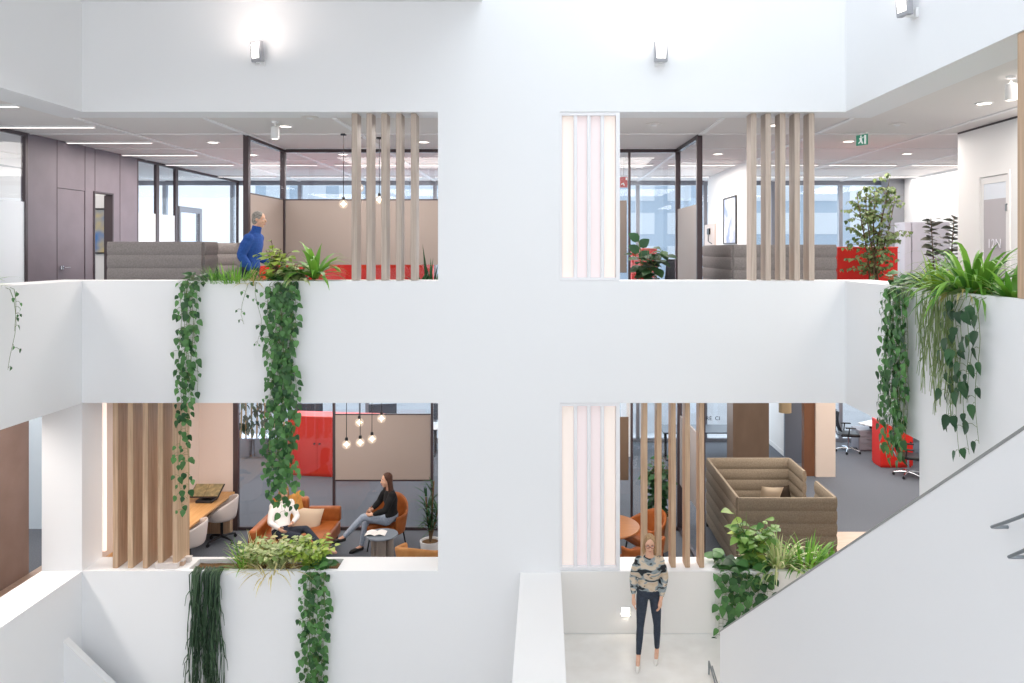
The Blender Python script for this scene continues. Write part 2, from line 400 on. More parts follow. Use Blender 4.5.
# luminous wall panels beside the right openings
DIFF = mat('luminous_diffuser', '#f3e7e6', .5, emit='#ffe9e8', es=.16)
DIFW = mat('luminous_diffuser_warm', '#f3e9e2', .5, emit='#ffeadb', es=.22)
WGL = mat('white_panel_frame', '#efeef0', .4)
def light_panel(px0, px1, z0, z1, label):
    x0, x1 = .2095, FX(px1, 0); xc = (x0+x1)/2
    t = thing('light_panel', label, 'light panel', (xc, .02, z0), 'luminous wall panels')
    f = MB(); e = .045
    f.box(x0, x0+e*.6, .01, .2, z0, z1); f.box(x1-e*1.2, x1, .01, .2, z0, z1); f.box(x0+e*.6, x1-e*1.2, .01, .2, z0, z0+e); f.box(x0+e*.6, x1-e*1.2, .01, .2, z1-e, z1)
    f.box(x0, x1, .19, .2, z0, z1)
    f.make('frame', WGL, t)
    a0, a1 = x0+e*.6, x1-e*1.2; s = (a1-a0)/4
    for i in range(4):
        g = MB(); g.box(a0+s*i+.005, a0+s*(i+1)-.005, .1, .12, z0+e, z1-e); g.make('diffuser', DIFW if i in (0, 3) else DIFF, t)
    for i in (1, 2, 3):
        g = MB(); g.rbox(a0+s*i-.028, a0+s*i+.028, .025, .095, z0+e*.3, z1-e*.3, .01, n=1); g.make('fin_bar', WGL, t)
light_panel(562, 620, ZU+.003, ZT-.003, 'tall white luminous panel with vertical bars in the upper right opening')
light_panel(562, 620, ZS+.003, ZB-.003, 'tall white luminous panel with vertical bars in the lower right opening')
# warm led line in the lower left reveal
g = MB(); g.box(-6.475, -6.435, .56, .6, ZS+.05, ZB-.005)
tag(g.make('led_strip', emat('warm_led', '#ffd9c8', .8)), 'thin warm vertical light line beside the lower left oak fins', 'light')
# books on the lower left sill
BK = mat('pale_board', '#dcd2cc', .6); BK2 = mat('kraft_board', '#c9a992', .6)
for i, (x, y, mm, lb) in enumerate([(-5.28, .1, BK, 'white low box on the lower sill, nearest the atrium'), (-5.24, .2, BK2, 'tan low box on the lower sill, middle of three'), (-5.2, .31, BK, 'white low box on the lower sill, furthest from the atrium')]):
    t = thing('storage_box', lb, 'box', (x, y, ZS), 'low boxes on the sill')
    b = MB(); b.rbox(x-.17, x+.14, y-.035, y+.035, ZS+.001, ZS+.06, .004, n=1); b.make('body', mm, t)
    b = MB(); b.rbox(x-.175, x+.145, y-.04, y+.04, ZS+.06, ZS+.08, .004, n=1); b.make('lid', BK, t)

# ------------------------------------------------------------------ ceiling lights (upper floor)
LEDM = emat('led_diffuser', '#fff4ec', 3.2); LAMPM = emat('downlight_lens', '#fff3e4', 5)
ALU = mat('white_aluminium', (.8, .8, .8), .4)
ORD2 = ['first', 'second', 'third', 'fourth', 'fifth', 'sixth', 'seventh', 'eighth', 'ninth', 'tenth']
t0 = None
rows = {-.5: ((-8.45, 'over the left gallery')), 1.2: 0, 2.9: 0, 4.65: 0, 6.4: 0, 9.1: 0}
col0 = [-8.47, -6.6, -4.7, -2.85, -.97, .92, 2.75, 4.6, 6.35, 8.2]
led = []
for y in (-.5, 1.2, 2.9, 4.65): led.append((-8.47, y))
for y in (6.4, 9.1):
    for x in col0: led.append((x, y))
DEP = {-.5: 'nearest the atrium', 1.2: 'second row from the front', 2.9: 'third row from the front', 4.65: 'fourth row from the front', 6.4: 'back row but one', 9.1: 'back row by the facade'}
for i, (x, y) in enumerate(led):
    lab = 'ceiling strip light, %s, %s' % (DEP[y], 'beside the taupe wall' if x < -8 else ORD2[col0.index(x)]+' from the taupe wall')
    if t0 is None:
        t0 = thing('led_ceiling_light', lab, 'ceiling light', (x, y, ZT), 'linear lights in the upper ceiling')
        b = MB(); b.box(0, 1.5, -.035, -.03, -.03, 0); b.box(0, 1.5, .03, .035, -.03, 0); b.box(-.005, 0, -.035, .035, -.03, 0); b.box(1.5, 1.505, -.035, .035, -.03, 0); b.make('housing', ALU, t0, world=False)
        b = MB(); b.box(0, 1.5, -.03, .03, -.028, -.01); b.make('diffuser', LEDM, t0, world=False)
    else: dup(t0, (x, y, ZT), label=lab)
def at_ceil(px, py): d = FPX*(ZT-5.33)/(250-py); return ((px-PX0)*d/FPX, d-10.5)
DL = [(213, 142, 'left of the glass room'), (285.5, 126, 'beside the white spotlight on the left'), (343, 154, 'behind the glass by the left fins'), (423.6, 141.7, 'right of the left fins'),
      (252.6, 154.6, 'left of the glass room corner'), (718, 153.7, 'above the reception wall'), (774, 125, 'above the right fins'), (848.6, 141, 'beside the exit sign'),
      (907, 153.5, 'above the dark rubber plant'), (984, 103, 'above the right glazed door')]
t0 = None
for px, py, wh in DL:
    x, y = at_ceil(px, py); lab = 'round recessed white downlight '+wh
    if t0 is None:
        t0 = thing('downlight', lab, 'downlight', (x, y, ZT), 'round downlights in the upper ceiling')
        b = MB(); b.lathe([(.085, 0), (.11, 0), (.11, -.012), (.1, -.016), (.085, -.012)], close=True); b.make('ring', ALU, t0, world=False, smooth=40)
        b = MB(); b.lathe([(.0, -.004), (.086, -.004), (.086, -.008), (0, -.009)]); b.make('lens', LAMPM, t0, world=False)
    else: dup(t0, (x, y, ZT), label=lab)
def spot(px, py, label):
    x, y = at_ceil(px, py)
    t = thing('ceiling_spotlight', label, 'spotlight', (x, y, ZT), 'cylinder ceiling spotlights')
    b = MB(); b.cyl((x, y), .05, ZT-.03, ZT, 20); b.make('canopy', WPLAST, t, smooth=40)
    b = MB(); b.cyl((x, y), .012, ZT-.08, ZT-.03, 10); b.make('stem', WPLAST, t)
    b = MB(); b.lathe([(.03, ZT-.08), (.058, ZT-.09), (.06, ZT-.27), (.05, ZT-.27), (.05, ZT-.25), (0, ZT-.25)], (x, y, 0), 20); b.make('shade', WPLAST, t, smooth=40)
    b = MB(); b.lathe([(0, ZT-.255), (.048, ZT-.255), (.048, ZT-.262), (0, ZT-.262)], (x, y, 0), 20); b.make('lens', LAMPM, t)
spot(275, 121, 'white cylinder spotlight on the upper left ceiling')
spot(1011, 76, 'white cylinder spotlight on the upper right ceiling')
# ceiling vents / detectors
for px, py, lb in ((310, 117, 'round pale vent in the upper left ceiling'), (654, 124, 'round pale vent in the upper right ceiling over the glass room'), (897, 124, 'pale rectangular vent in the upper right ceiling')):
    x, y = at_ceil(px, py); t = thing('ceiling_vent', lb, 'vent', (x, y, ZT))
    b = MB(); b.lathe([(.12, ZT), (.13, ZT-.01), (.1, ZT-.016), (0, ZT-.016)], (x, y, 0), 24); b.make('cover', CEIL, t, smooth=40)
    b = MB(); b.lathe([(0, ZT-.016), (.05, ZT-.016), (.04, ZT-.03), (0, ZT-.03)], (x, y, 0), 18); b.make('cap', ALU, t, smooth=40)

# ------------------------------------------------------------------ wall lamps high in the atrium
LENS = emat('wall_lamp_lens', '#fff6ea', 4)
def wall_lamp(p, out, label, yaw):
    o = V(out); side = V((0, 0, 1)).cross(o)
    t = thing('wall_lamp', label, 'wall lamp', p, 'tilted floodlights on the atrium walls')
    R = Matrix((side, o, (0, 0, 1))).transposed().to_4x4()          # local x=side, y=out, z=up
    T = Matrix.Translation(V(p)) @ R
    b = MB(); b.rbox(-.07, .07, 0, .03, -.17, -.06, .008, T); b.make('wall_plate', ALU, t)
    b = MB(); b.rbox(-.022, .022, .028, .12, -.15, -.09, .006, T); b.make('bracket', ALU, t)
    H = T @ Matrix.Translation((0, .14, 0)) @ Matrix.Rotation(yaw, 4, 'Z') @ Matrix.Rotation(math.radians(-6), 4, 'X')
    b = MB(); b.rbox(-.09, .09, -.05, .03, -.14, .14, .012, H); b.make('head', mat('lamp_grey', '#a4a5aa', .4), t)
    b = MB(); b.box(-.06, .06, .03, .034, -.09, .10, H); b.make('lens', LENS, t)
    l = bpy.data.lights.new('wall_lamp_uplight', 'AREA'); l.size = .3; l.energy = 3.0; l.color = (1, .86, .78)
    lo = bpy.data.objects.new('wall_lamp_uplight', l); C.objects.link(lo)
    pos = V(p)+o*.42+V((0, 0, .1)); lo.location = pos; lo.rotation_euler = (V(p)+V((0, 0, .9))-pos).to_track_quat('-Z', 'Y').to_euler()
wall_lamp((-3.95, 0, 8.05), (0, -1, 0), 'white tilted floodlight high on the front wall, left of the two', math.radians(25))
wall_lamp((1.59, 0, 8.05), (0, -1, 0), 'white tilted floodlight high on the front wall, over the luminous panel', math.radians(-2))
wall_lamp((4.17, -2.0, 8.1), (-1, 0, 0), 'white tilted floodlight high on the right side wall', math.radians(-20))
# step light low on the landing wall
p = P(625.5, 611, 0); t = thing('step_light', 'small square glowing light low on the landing wall', 'wall light', (p.x, 0, p.z))
b = MB(); b.box(p.x-.07, p.x+.07, -.022, -.012, p.z-.07, p.z+.07); b.make('plate', ALU, t)
b = MB(); b.box(p.x-.055, p.x+.055, -.026, -.022, p.z-.055, p.z+.055); b.make('lens', emat('step_lens', '#fff1dd', 5), t)
area('step_glow', (p.x, -.03, p.z), (math.radians(50), 0, 0), .07, .07, .8, (1, .9, .78))

# exit sign
x, y = FX(862, 1.8), 1.8; z = P(862, 140, 1.8).z
t = thing('exit_sign', 'small green running figure exit sign under the upper right ceiling', 'exit sign', (x, y, ZT))
M = Matrix.Translation((x, y, z)) @ Matrix.Rotation(math.radians(-62), 4, 'Z')
b = MB(); b.box(-.105, .105, -.012, .012, -.085, .085, M); b.make('panel', mat('sign_green', '#4d9e84', .4, emit='#3f957a', es=.12), t)
b = MB(); b.box(-.1, .1, -.025, .025, .085, .11, M); b.box(-.02, .02, -.01, .01, .11, ZT-z, M); b.make('bracket', ALU, t)
wh = MB(); Y = -.016
wh.ell((0, 0, 0), .018, .004, .018, 10, 5, M=None) if False else None
def sp(pts): wh.prism(pts, (-.016, -.012), M)
sp([(-.02, .04), (.005, .045), (.0, .075), (-.022, .07)])
sp([(-.045, .03), (.0, .04), (.012, -.01), (-.02, -.02)])
sp([(-.02, -.015), (.012, -.008), (.035, -.06), (.015, -.068)]); sp([(-.02, -.01), (-.005, -.025), (-.055, -.06), (-.062, -.045)])
sp([(.0, .035), (.01, .025), (.045, .04), (.04, .052)]); sp([(.055, -.07), (.09, -.07), (.09, .07), (.055, .07)])
wh.make('symbol', mat('sign_white', '#e9f4ef', .5, emit='#ffffff', es=.3), t)

# ------------------------------------------------------------------ glass rooms of the two floors
def partition(label, pts, z0, z1, film, posts=(), group=None, beam=True):
    """glass wall along pts; film = (z from, z to) or None, one frame, panes and films per run"""
    t = thing('glass_partition', label, 'glass partition', (pts[0][0], pts[0][1], z0), group)
    f = MB(); w = .045
    def seg(mb, a, b, off0, off1, th, za, zb):
        a = V((*a, 0)); b = V((*b, 0)); d = (b-a).normalized(); L = (b-a).length; n = V((-d.y, d.x, 0))
        vs = []
        for s_ in (off0, off1):
            for q in (-th/2, th/2):
                for z in (za, zb):
                    v = a+d*(s_ if s_ >= 0 else L+s_)+n*q; vs.append((v.x, v.y, z))
        mb.add(vs, [(0, 1, 3, 2), (4, 6, 7, 5), (0, 4, 5, 1), (2, 3, 7, 6), (0, 2, 6, 4), (1, 5, 7, 3)])
    for i, p in enumerate(pts): f.box(p[0]-w, p[0]+w, p[1]-w, p[1]+w, z0, z1)
    for a, b, tt in posts:
        p = V((*a, 0)).lerp(V((*b, 0)), tt); f.box(p.x-.022, p.x+.022, p.y-.03, p.y+.03, z0+.06, z1-.07)
    for a, b in zip(pts[:-1], pts[1:]):
        L = (V((*b, 0))-V((*a, 0))).length
        seg(f, a, b, w, L-w, .06, z0, z0+.06); seg(f, a, b, w, L-w, .07, z1-.07, z1)
    f.make('frame', FRAME, t)
    for a, b in zip(pts[:-1], pts[1:]):
        L = (V((*b, 0))-V((*a, 0))).length
        g = MB(); seg(g, a, b, w, L-w, .012, z0+.06, z1-.07); g.make('glass_pane', GLASS, t)
    return t, seg
t, seg = partition('glass meeting room wall with dark frame in the upper left opening', [(-4.97, 2.1), (-4.97, 3.85), (-1.35, 3.85)], ZF2, ZT, None)
for a, b, s0, s1 in (((-4.97, 2.1), (-4.97, 3.85), .05, 1.7), ((-4.97, 3.85), (-1.35, 3.85), .05, 3.55)):
    g = MB(); seg(g, a, b, s0, s1, .03, 5.05, 6.27); g.make('privacy_film', FILM, t)
    g = MB(); seg(g, a, b, s0, s1, .034, 6.27, 6.295); g.make('film_rail', FRAME, t)
t, seg = partition('glass meeting room wall with dark frame in the upper right opening', [(.1, 3.85), (2.52, 3.85), (2.57, 2.1)], ZF2, ZT, None, posts=[((.1, 3.85), (2.52, 3.85), .62)])
g = MB(); seg(g, (.1, 3.85), (2.52, 3.85), .05, 1.45, .03, 4.9, 6.27); g.make('privacy_film', mat('brown_grey_film', '#857a73', .7), t)
g = MB(); seg(g, (2.52, 3.85), (2.57, 2.1), .05, 1.65, .03, 4.6, 6.1); g.make('privacy_film', mat('grey_film', '#9a9390', .7), t)
t, seg = partition('tall glass wall with dark posts behind the lower left lounge', [(-5.88, 3.9), (-1.2, 3.9)], 0, ZB, None, posts=[((-5.88, 3.9), (-1.2, 3.9), .398), ((-5.88, 3.9), (-1.2, 3.9), .797)])
g = MB(); seg(g, (-5.88, 3.9), (-1.2, 3.9), 1.89, 3.7, .03, .96, 2.19); g.make('privacy_film', FILM, t)
g = MB(); seg(g, (-5.88, 3.9), (-1.2, 3.9), 1.89, 3.7, .036, .93, .96); seg(g, (-5.88, 3.9), (-1.2, 3.9), 1.89, 3.7, .036, 2.19, 2.21); g.make('film_rail', FRAME, t)
t, seg = partition('glass room wall with dark frame behind the lower right oak fins', [(.1, 3.9), (2.56, 3.9), (2.62, 2.1)], 0, ZB, None, posts=[((.1, 3.9), (2.56, 3.9), .63)])
g = MB(); seg(g, (.1, 3.9), (2.56, 3.9), .05, 1.49, .03, .95, 2.15); g.make('privacy_film', BROWN, t)
g = MB(); seg(g, (2.56, 3.9), (2.62, 2.1), .1, 1.7, .03, .9, 2.2); g.make('privacy_film', mat('grey_film', '#9a9390', .7), t)

# ------------------------------------------------------------------ acoustic booths
def quilt(mb, a, b, z0, z1, th=.075, rows=6):
    a = V((*a, 0)); b = V((*b, 0)); d = (b-a).normalized(); nrm = V((-d.y, d.x, 0))
    prof = []; N = rows*6
    hh = z1-z0
    side = [(th/2*(.5+.5*abs(math.sin(PI*rows*k/N))**.45), z0+hh*k/N) for k in range(N+1)]
    prof = side+[(-u, z) for u, z in side[::-1]]
    rings = [[p+nrm*u+V((0, 0, z)) for u, z in prof] for p in (a, b)]
    mb.skin(rings)
def booth(label, x0, x1, y0, y1, zf, h, m, gap0, gap1, cush=True):
    t = thing('acoustic_booth', label, 'booth', ((x0+x1)/2, (y0+y1)/2, zf), 'high backed acoustic booths')
    z0, z1 = zf+.08, zf+h
    for nm, a, b in (('front_panel', (x0, y0), (x1, y0)), ('back_panel', (x0, y1), (x1, y1)), ('side_panel', (x0, y0+.03), (x0, y1-.03)),
                     ('return_panel', (x1, y0+.03), (x1, gap0)), ('return_panel', (x1, gap1), (x1, y1-.03))):
        q = MB(); quilt(q, a, b, z0, z1); q.make(nm, m, t, smooth=35)
    for sx0, sx1, sy0, sy1 in ((x0+.08, x0+.62, y0+.08, y1-.08), (x0+.64, x1-.1, y1-.66, y1-.08)):
        q = MB(); q.rbox(sx0, sx1, sy0, sy1, zf+.1, zf+.45, .04); q.make('bench', m, t, smooth=40)
    q = MB()
    for px in (x0, x1):
        for py in (y0, y1): q.box(px-.02, px+.02, py-.02, py+.02, zf, z0)
    q.make('feet', BLACK, t)
    return t
booth('grey quilted high backed booth behind the upper left trailing plants', -7.34, -5.76, 2.2, 4.5, ZF2, 1.42, BOOTHU, 2.75, 3.7)
booth('grey quilted high backed booth behind the upper right timber fins', 3.17, 4.88, 2.2, 4.6, ZF2, 1.37, BOOTHU, 2.9, 3.5)
booth('brown quilted high backed booth in the lower right opening', 3.13, 4.71, 1.74, 4.08, 0, 1.32, BOOTHL, 2.63, 3.22)
def cushion(c, s, rot, m, label, sz=(1, .34, 1), group=None):
    b = MB(); n = 10; T = Matrix.Translation(c) @ Euler(rot).to_matrix().to_4x4()
    for sgn in (1, -1):
        g = []
        for i in range(n+1):
            r = []
            for j in range(n+1):
                u, v = -1+2*i/n, -1+2*j/n; q = max(0, (1-u*u)*(1-v*v))**.45
                pin = 1-.06*(1-abs(u))*0-.09*((1-u*u)*v*v+(1-v*v)*u*u)
                r.append(T @ V((u*s*pin, sgn*q*s*sz[1], v*s*pin)))
            g.append(r)
        b.sheet(g)
    o = b.make('cushion', m, smooth=60); return tag(o, label, 'cushion', group)
cushion(P(770, 497, 3.3), .22, (.3, .1, .2), mat('tan_cushion', '#a99a86', .9), 'tan cushion lying inside the brown booth')

cushion(P(780, 494, 3.75), .2, (.5, -.2, -.3), mat('dark_cushion', '#4a4038', .9), 'dark cushion at the back corner inside the brown booth')

# ------------------------------------------------------------------ red cabinets
def cabinet(label, x0, x1, y0, y1, zf, h, rz=0, doors=2, knob=True, group='red lacquer cabinets'):
    cx, cy = (x0+x1)/2, (y0+y1)/2; w, d = (x1-x0)/2, (y1-y0)/2
    t = thing('cabinet', label, 'cabinet', (cx, cy, zf), group, rz)
    b = MB(); b.box(-w, w, -d+.022, d, .05, h-.03); b.box(-w+.02, w-.02, -d+.05, d-.02, 0, .05); b.make('body', RED, t, world=False)
    b = MB(); b.rbox(-w-.006, w+.006, -d-.006, d+.006, h-.03, h, .006, n=1); b.make('top', mat('red_top', '#e04a3c', .35), t, world=False)
    for i in range(doors):
        a0 = -w+2*w*i/doors+.004; a1 = -w+2*w*(i+1)/doors-.004
        q = MB(); q.rbox(a0, a1, -d, -d+.02, .06, h-.036, .004, n=1); dd = q.make('door', RED, t, world=False)
        if knob:
            kx = a1-.06 if i % 2 == 0 else a0+.06
            q = MB(); q.tube([(kx, -d, h*.55), (kx, -d-.03, h*.55)], .022, 12); q.make('knob', BLACK, dd, world=False)
    return t
cabinet('tall red cabinet on the carpet behind the lower left glass', -6.05, -3.85, 7.2, 7.75, 0, 1.42, math.radians(-8), 3)
cabinet('red cabinet beyond the upper left glass room', -6.3, -2.5, 6, 6.5, ZF2, 1.12, 0, 3)
cabinet('small red cabinet behind the upper right glass, next to the large leaved plant', FX(632, 6), FX(657, 6), 6, 6.5, ZF2, 1.32, 0, 1)
cabinet('wide red cabinet behind the small indoor tree', FX(838, 3.3), FX(898, 3.3), 3.3, 3.8, ZF2, 1.34, 0, 2, knob=False)
cabinet('red cabinet beside the far desk in the lower right office', 8.21, 9.0, 7.98, 8.48, 0, 1.13, 0, 1)
# plain grey storage walls at far right of the upper office
SG = mat('lilac_grey_panel', '#c9c8d2', .5)
for a, bb, lb in ((905, 911.5, 'narrow pale grey cupboard by the far right upper wall'), (912.5, 950, 'wide pale grey cupboard behind the dark rubber plant')):
    x0, x1 = FX(a, 6.2), FX(bb, 6.2); zz = P(0, 222, 6.2).z
    t = thing('cupboard', lb, 'cupboard', ((x0+x1)/2, 6.4, ZF2), 'pale grey cupboards')
    b = MB(); b.box(x0, x1, 6.22, 6.7, ZF2+.04, zz); b.make('body', SG, t)
    b = MB(); b.rbox(x0+.004, x1-.004, 6.2, 6.22, ZF2+.05, zz-.01, .003, n=1); b.make('door', SG, t)

# glazed door in the right upper wall
X = 6.76
y0, y1, zt = .47, 1.28, 6.5
f = MB(); f.box(X-.02, X+.1, y0, y0+.05, ZF2, zt); f.box(X-.02, X+.1, y1-.05, y1, ZF2, zt); f.box(X-.02, X+.1, y0+.05, y1-.05, zt-.05, zt)
d = struct('door_4', f, OFFW)
f = MB(); f.box(X, X+.04, y0+.055, y0+.12, ZF2+.01, zt-.06); f.box(X, X+.04, y1-.12, y1-.055, ZF2+.01, zt-.06); f.box(X, X+.04, y0+.12, y1-.12, zt-.16, zt-.06); f.box(X, X+.04, y0+.12, y1-.12, ZF2+.01, ZF2+.15); f.make('leaf', OFFW, d)
f = MB(); f.box(X+.01, X+.03, y0+.12, y1-.12, ZF2+.15, 6.1); f.make('frosted_pane', mat('grey_frost', '#b9b4b8', .5), d)
f = MB(); f.box(X+.01, X+.03, y0+.12, y1-.12, 6.1, zt-.16); f.make('pane', mat('bright_frost', '#dfe5ee', .4), d)
f = MB(); f.tube([(X, y0+.09, 6.0), (X-.02, y0+.09, 6.0), (X-.02, y0+.09, 5.9)], .012); f.make('hinge', STEEL, d)
def text(body, loc, rot, size, m, label, cat='lettering'):
    c = bpy.data.curves.new('text_outline', 'FONT'); c.body = body; c.size = size; c.extrude = .003; c.align_x = 'CENTER'; c.align_y = 'CENTER'
    o = bpy.data.objects.new('text_outline', c); C.objects.link(o)
    dg = bpy.context.evaluated_depsgraph_get(); dg.update(); me = bpy.data.meshes.new_from_object(o.evaluated_get(dg))
    bpy.data.objects.remove(o); bpy.data.curves.remove(c); me.name = 'wall_lettering'; me.materials.clear(); me.materials.append(m)
    o = bpy.data.objects.new('wall_lettering', me); C.objects.link(o); o.location = loc; o.rotation_euler = rot; return tag(o, label, cat)
text('12N', (X-.002, (y0+y1)/2, P(0, 244, .75).z), (PI/2, 0, -PI/2), .2, mat('white_letters', '#e9e8ee', .5), 'white characters on the frosted glazed door, upper right')
text('RE  CI', (FX(713, 9.59), 9.592, P(0, 418.5, 9.59).z), (PI/2, 0, 0), .145, mat('navy_letters', '#1f2a3a', .5), 'dark lettering on the pale blue wall, lower right office')

# phone on a small board, upper right
y0p, y1p = 6.0, 7.0
t = thing('wall_phone', 'small pale board with a black phone beside the framed print, upper right', 'phone', (4.33, 7.3, P(0, 232, 7.3).z))
zc = t.location.z; yA = FPX*4.33/(716-PX0)-10.5; yB = FPX*4.33/(706-PX0)-10.5
b = MB(); b.rbox(4.29, 4.329, yA, yB, zc-.35, zc+.25, .006, n=1); b.make('board', PINKW, t)
b = MB(); ym = (yA+yB)/2; b.rbox(4.25, 4.29, ym-.12, ym+.12, zc-.02, zc+.14, .012, n=2); b.tube([(4.26, ym, zc-.02), (4.24, ym-.1, zc-.2), (4.24, ym-.5, zc-.26)], .012, 6); b.make('handset', BLACK, t)
# ------------------------------------------------------------------ staircase along the right wall
# rises from the landing towards the camera; the solid side panel keeps to X=2.03
xs = 2.03
def st(px): d = FPX*xs/(px-PX0); return d-10.5
ya, yb = st(720), st(1060)
za = P(720, 632, ya).z; sl = (P(1024, 430, st(1024)).z-za)/(st(1024)-ya)
zz = lambda y: za+sl*(y-ya)
t = thing('staircase', 'white enclosed staircase rising along the right side of the atrium', 'staircase', (xs, ya, 0))
b = MB(); b.add([(x, y, z) for x in (xs, xs+.12) for y, z in ((ya, -.32), (ya, zz(ya)), (yb, zz(yb)), (yb, zz(yb)-2.4), (ya-.6, -1.2))],
                [(0, 1, 2, 3, 4), (9, 8, 7, 6, 5), (0, 5, 6, 1), (1, 6, 7, 2), (2, 7, 8, 3), (3, 8, 9, 4), (4, 9, 5, 0)])
b.make('side_panel', WALL, t)
b = MB(); q = .012
b.add([(x, y, zz(y)+e) for x in (xs-.004, xs+.124) for y in (ya+.004, yb) for e in (0, .016)], [(0, 1, 3, 2), (4, 6, 7, 5), (0, 4, 5, 1), (2, 3, 7, 6), (0, 2, 6, 4), (1, 5, 7, 3)])
b.make('cap_strip', mat('grey_cap', '#8f918f', .4), t)
b = MB(); n = 18
for i in range(n):
    y = ya-.15-.27*i; b.box(xs+.12, XR, y-.27, y, .178*i-.1, .178*(i+1))
b.make('steps', LANDF, t)
for (p0, p1, nm) in (((992, 527), (1060, 499), 0), ((1009, 557), (1075, 524), 1)):
    b = MB(); pts = []
    for k in range(6):
        f_ = k/5; px = p0[0]+(p1[0]-p0[0])*f_; py = p0[1]+(p1[1]-p0[1])*f_-math.sin(PI*f_)*-1.5
        xx = xs-.07; d = FPX*xx/(px-PX0); pts.append((xx, d-10.5, 5.33-(py-PY0)*d/FPX))
    b.tube([(xs, pts[0][1]+.0, pts[0][2]), (xs-.05, pts[0][1]-.002, pts[0][2])]+pts, .0075, 10); b.make('handrail', STEEL, t, smooth=60)
# short steel rail at the head of the flight below the landing
t = thing('steel_handrail', 'thin steel rail at the edge of the landing, beside the staircase panel', 'handrail', (2.06, -1.0, 0))
b = MB(); b.tube([(2.06, -1.0, 0.0), (2.06, -1.0, .16), (2.07, -1.3, .06), (2.085, -1.52, -.0)], .011, 10); b.make('upper_rail', STEEL, t, smooth=60)
b = MB(); b.tube([(2.10, -1.0, .0), (2.10, -1.0, .1), (2.105, -1.3, .03), (2.11, -1.52, 0)], .009, 10); b.make('lower_rail', STEEL, t, smooth=60)
# white stair side panel low on the left
p0, p1 = P(63, 637, -.35), P(140, 709, -.35)
t = thing('stair_side_panel', 'white sloping stair side panel low in the left corner of the atrium', 'staircase', (p0.x, -.35, -5))
b = MB(); b.prism([(p0.x, -5), (p0.x, p0.z), (p1.x, p1.z), (p1.x+1.2, p1.z-1.2), (p1.x+1.2, -5)], (-.4, -.3)); b.make('panel', WALL, t)
b = MB(); b.add([(x, y, z+e) for (x, z) in ((p0.x, p0.z), (p1.x+1.2, p1.z-1.2)) for y in (-.405, -.295) for e in (0, .014)], [(0, 1, 3, 2), (4, 6, 7, 5), (0, 4, 5, 1), (2, 3, 7, 6), (0, 2, 6, 4), (1, 5, 7, 3)]); b.make('cap', SILL, t)

# ------------------------------------------------------------------ chairs
def shell_chair(label, loc, rz):
    """pale shell chair on a black star base, facing local -Y"""
    t = thing('shell_chair', label, 'chair', loc, 'pale shell chairs at the long desk', rz)
    g = []; N = 32
    for i in range(11):
        v = i/10; r = []
        for j in range(N+1):
            a = -PI+2*PI*j/N; e = abs(a)/PI                      # a = 0 at the back, +-PI at the front edge
            top = .46+.37*max(0, 1-(e/.80)**2.2) if e < .8 else .46-.02*(e-.8)/.2
            if v < .4: rad = .24*(v/.4); z = .42+.02*(v/.4)**2
            else: q = (v-.4)/.6; rad = .24+.045*math.sin(q*PI/2); z = .44+(top-.44)*q
            r.append(V((rad*math.sin(a)*1.02, rad*math.cos(a)*.98, z)))
        g.append(r)
    b = MB(); b.sheet(g); b.make('seat_shell', SHELL, t, world=False, smooth=80, solid=.022, sub=1)
    b = MB(); b.cyl((0, 0), .025, .1, .44, 14); b.cyl((0, 0), .11, .41, .43, 18); b.make('column', BLACK, t, world=False, smooth=40)
    b = MB()
    for k in range(4):
        a = PI/4+k*PI/2; b.tube([(0, 0, .11), (.15*math.cos(a), .15*math.sin(a), .1), (.29*math.cos(a), .29*math.sin(a), .07)], [.028, .02, .014], 8)
    b.make('star_base', BLACK, t, world=False, smooth=40)
    for k in range(4):
        a = PI/4+k*PI/2; b = MB(); x, y = .29*math.cos(a), .29*math.sin(a); b.tube([(x-.015, y, .03), (x+.015, y, .03)], .03, 12); b.make('caster', BLACK, t, world=False)
    return t
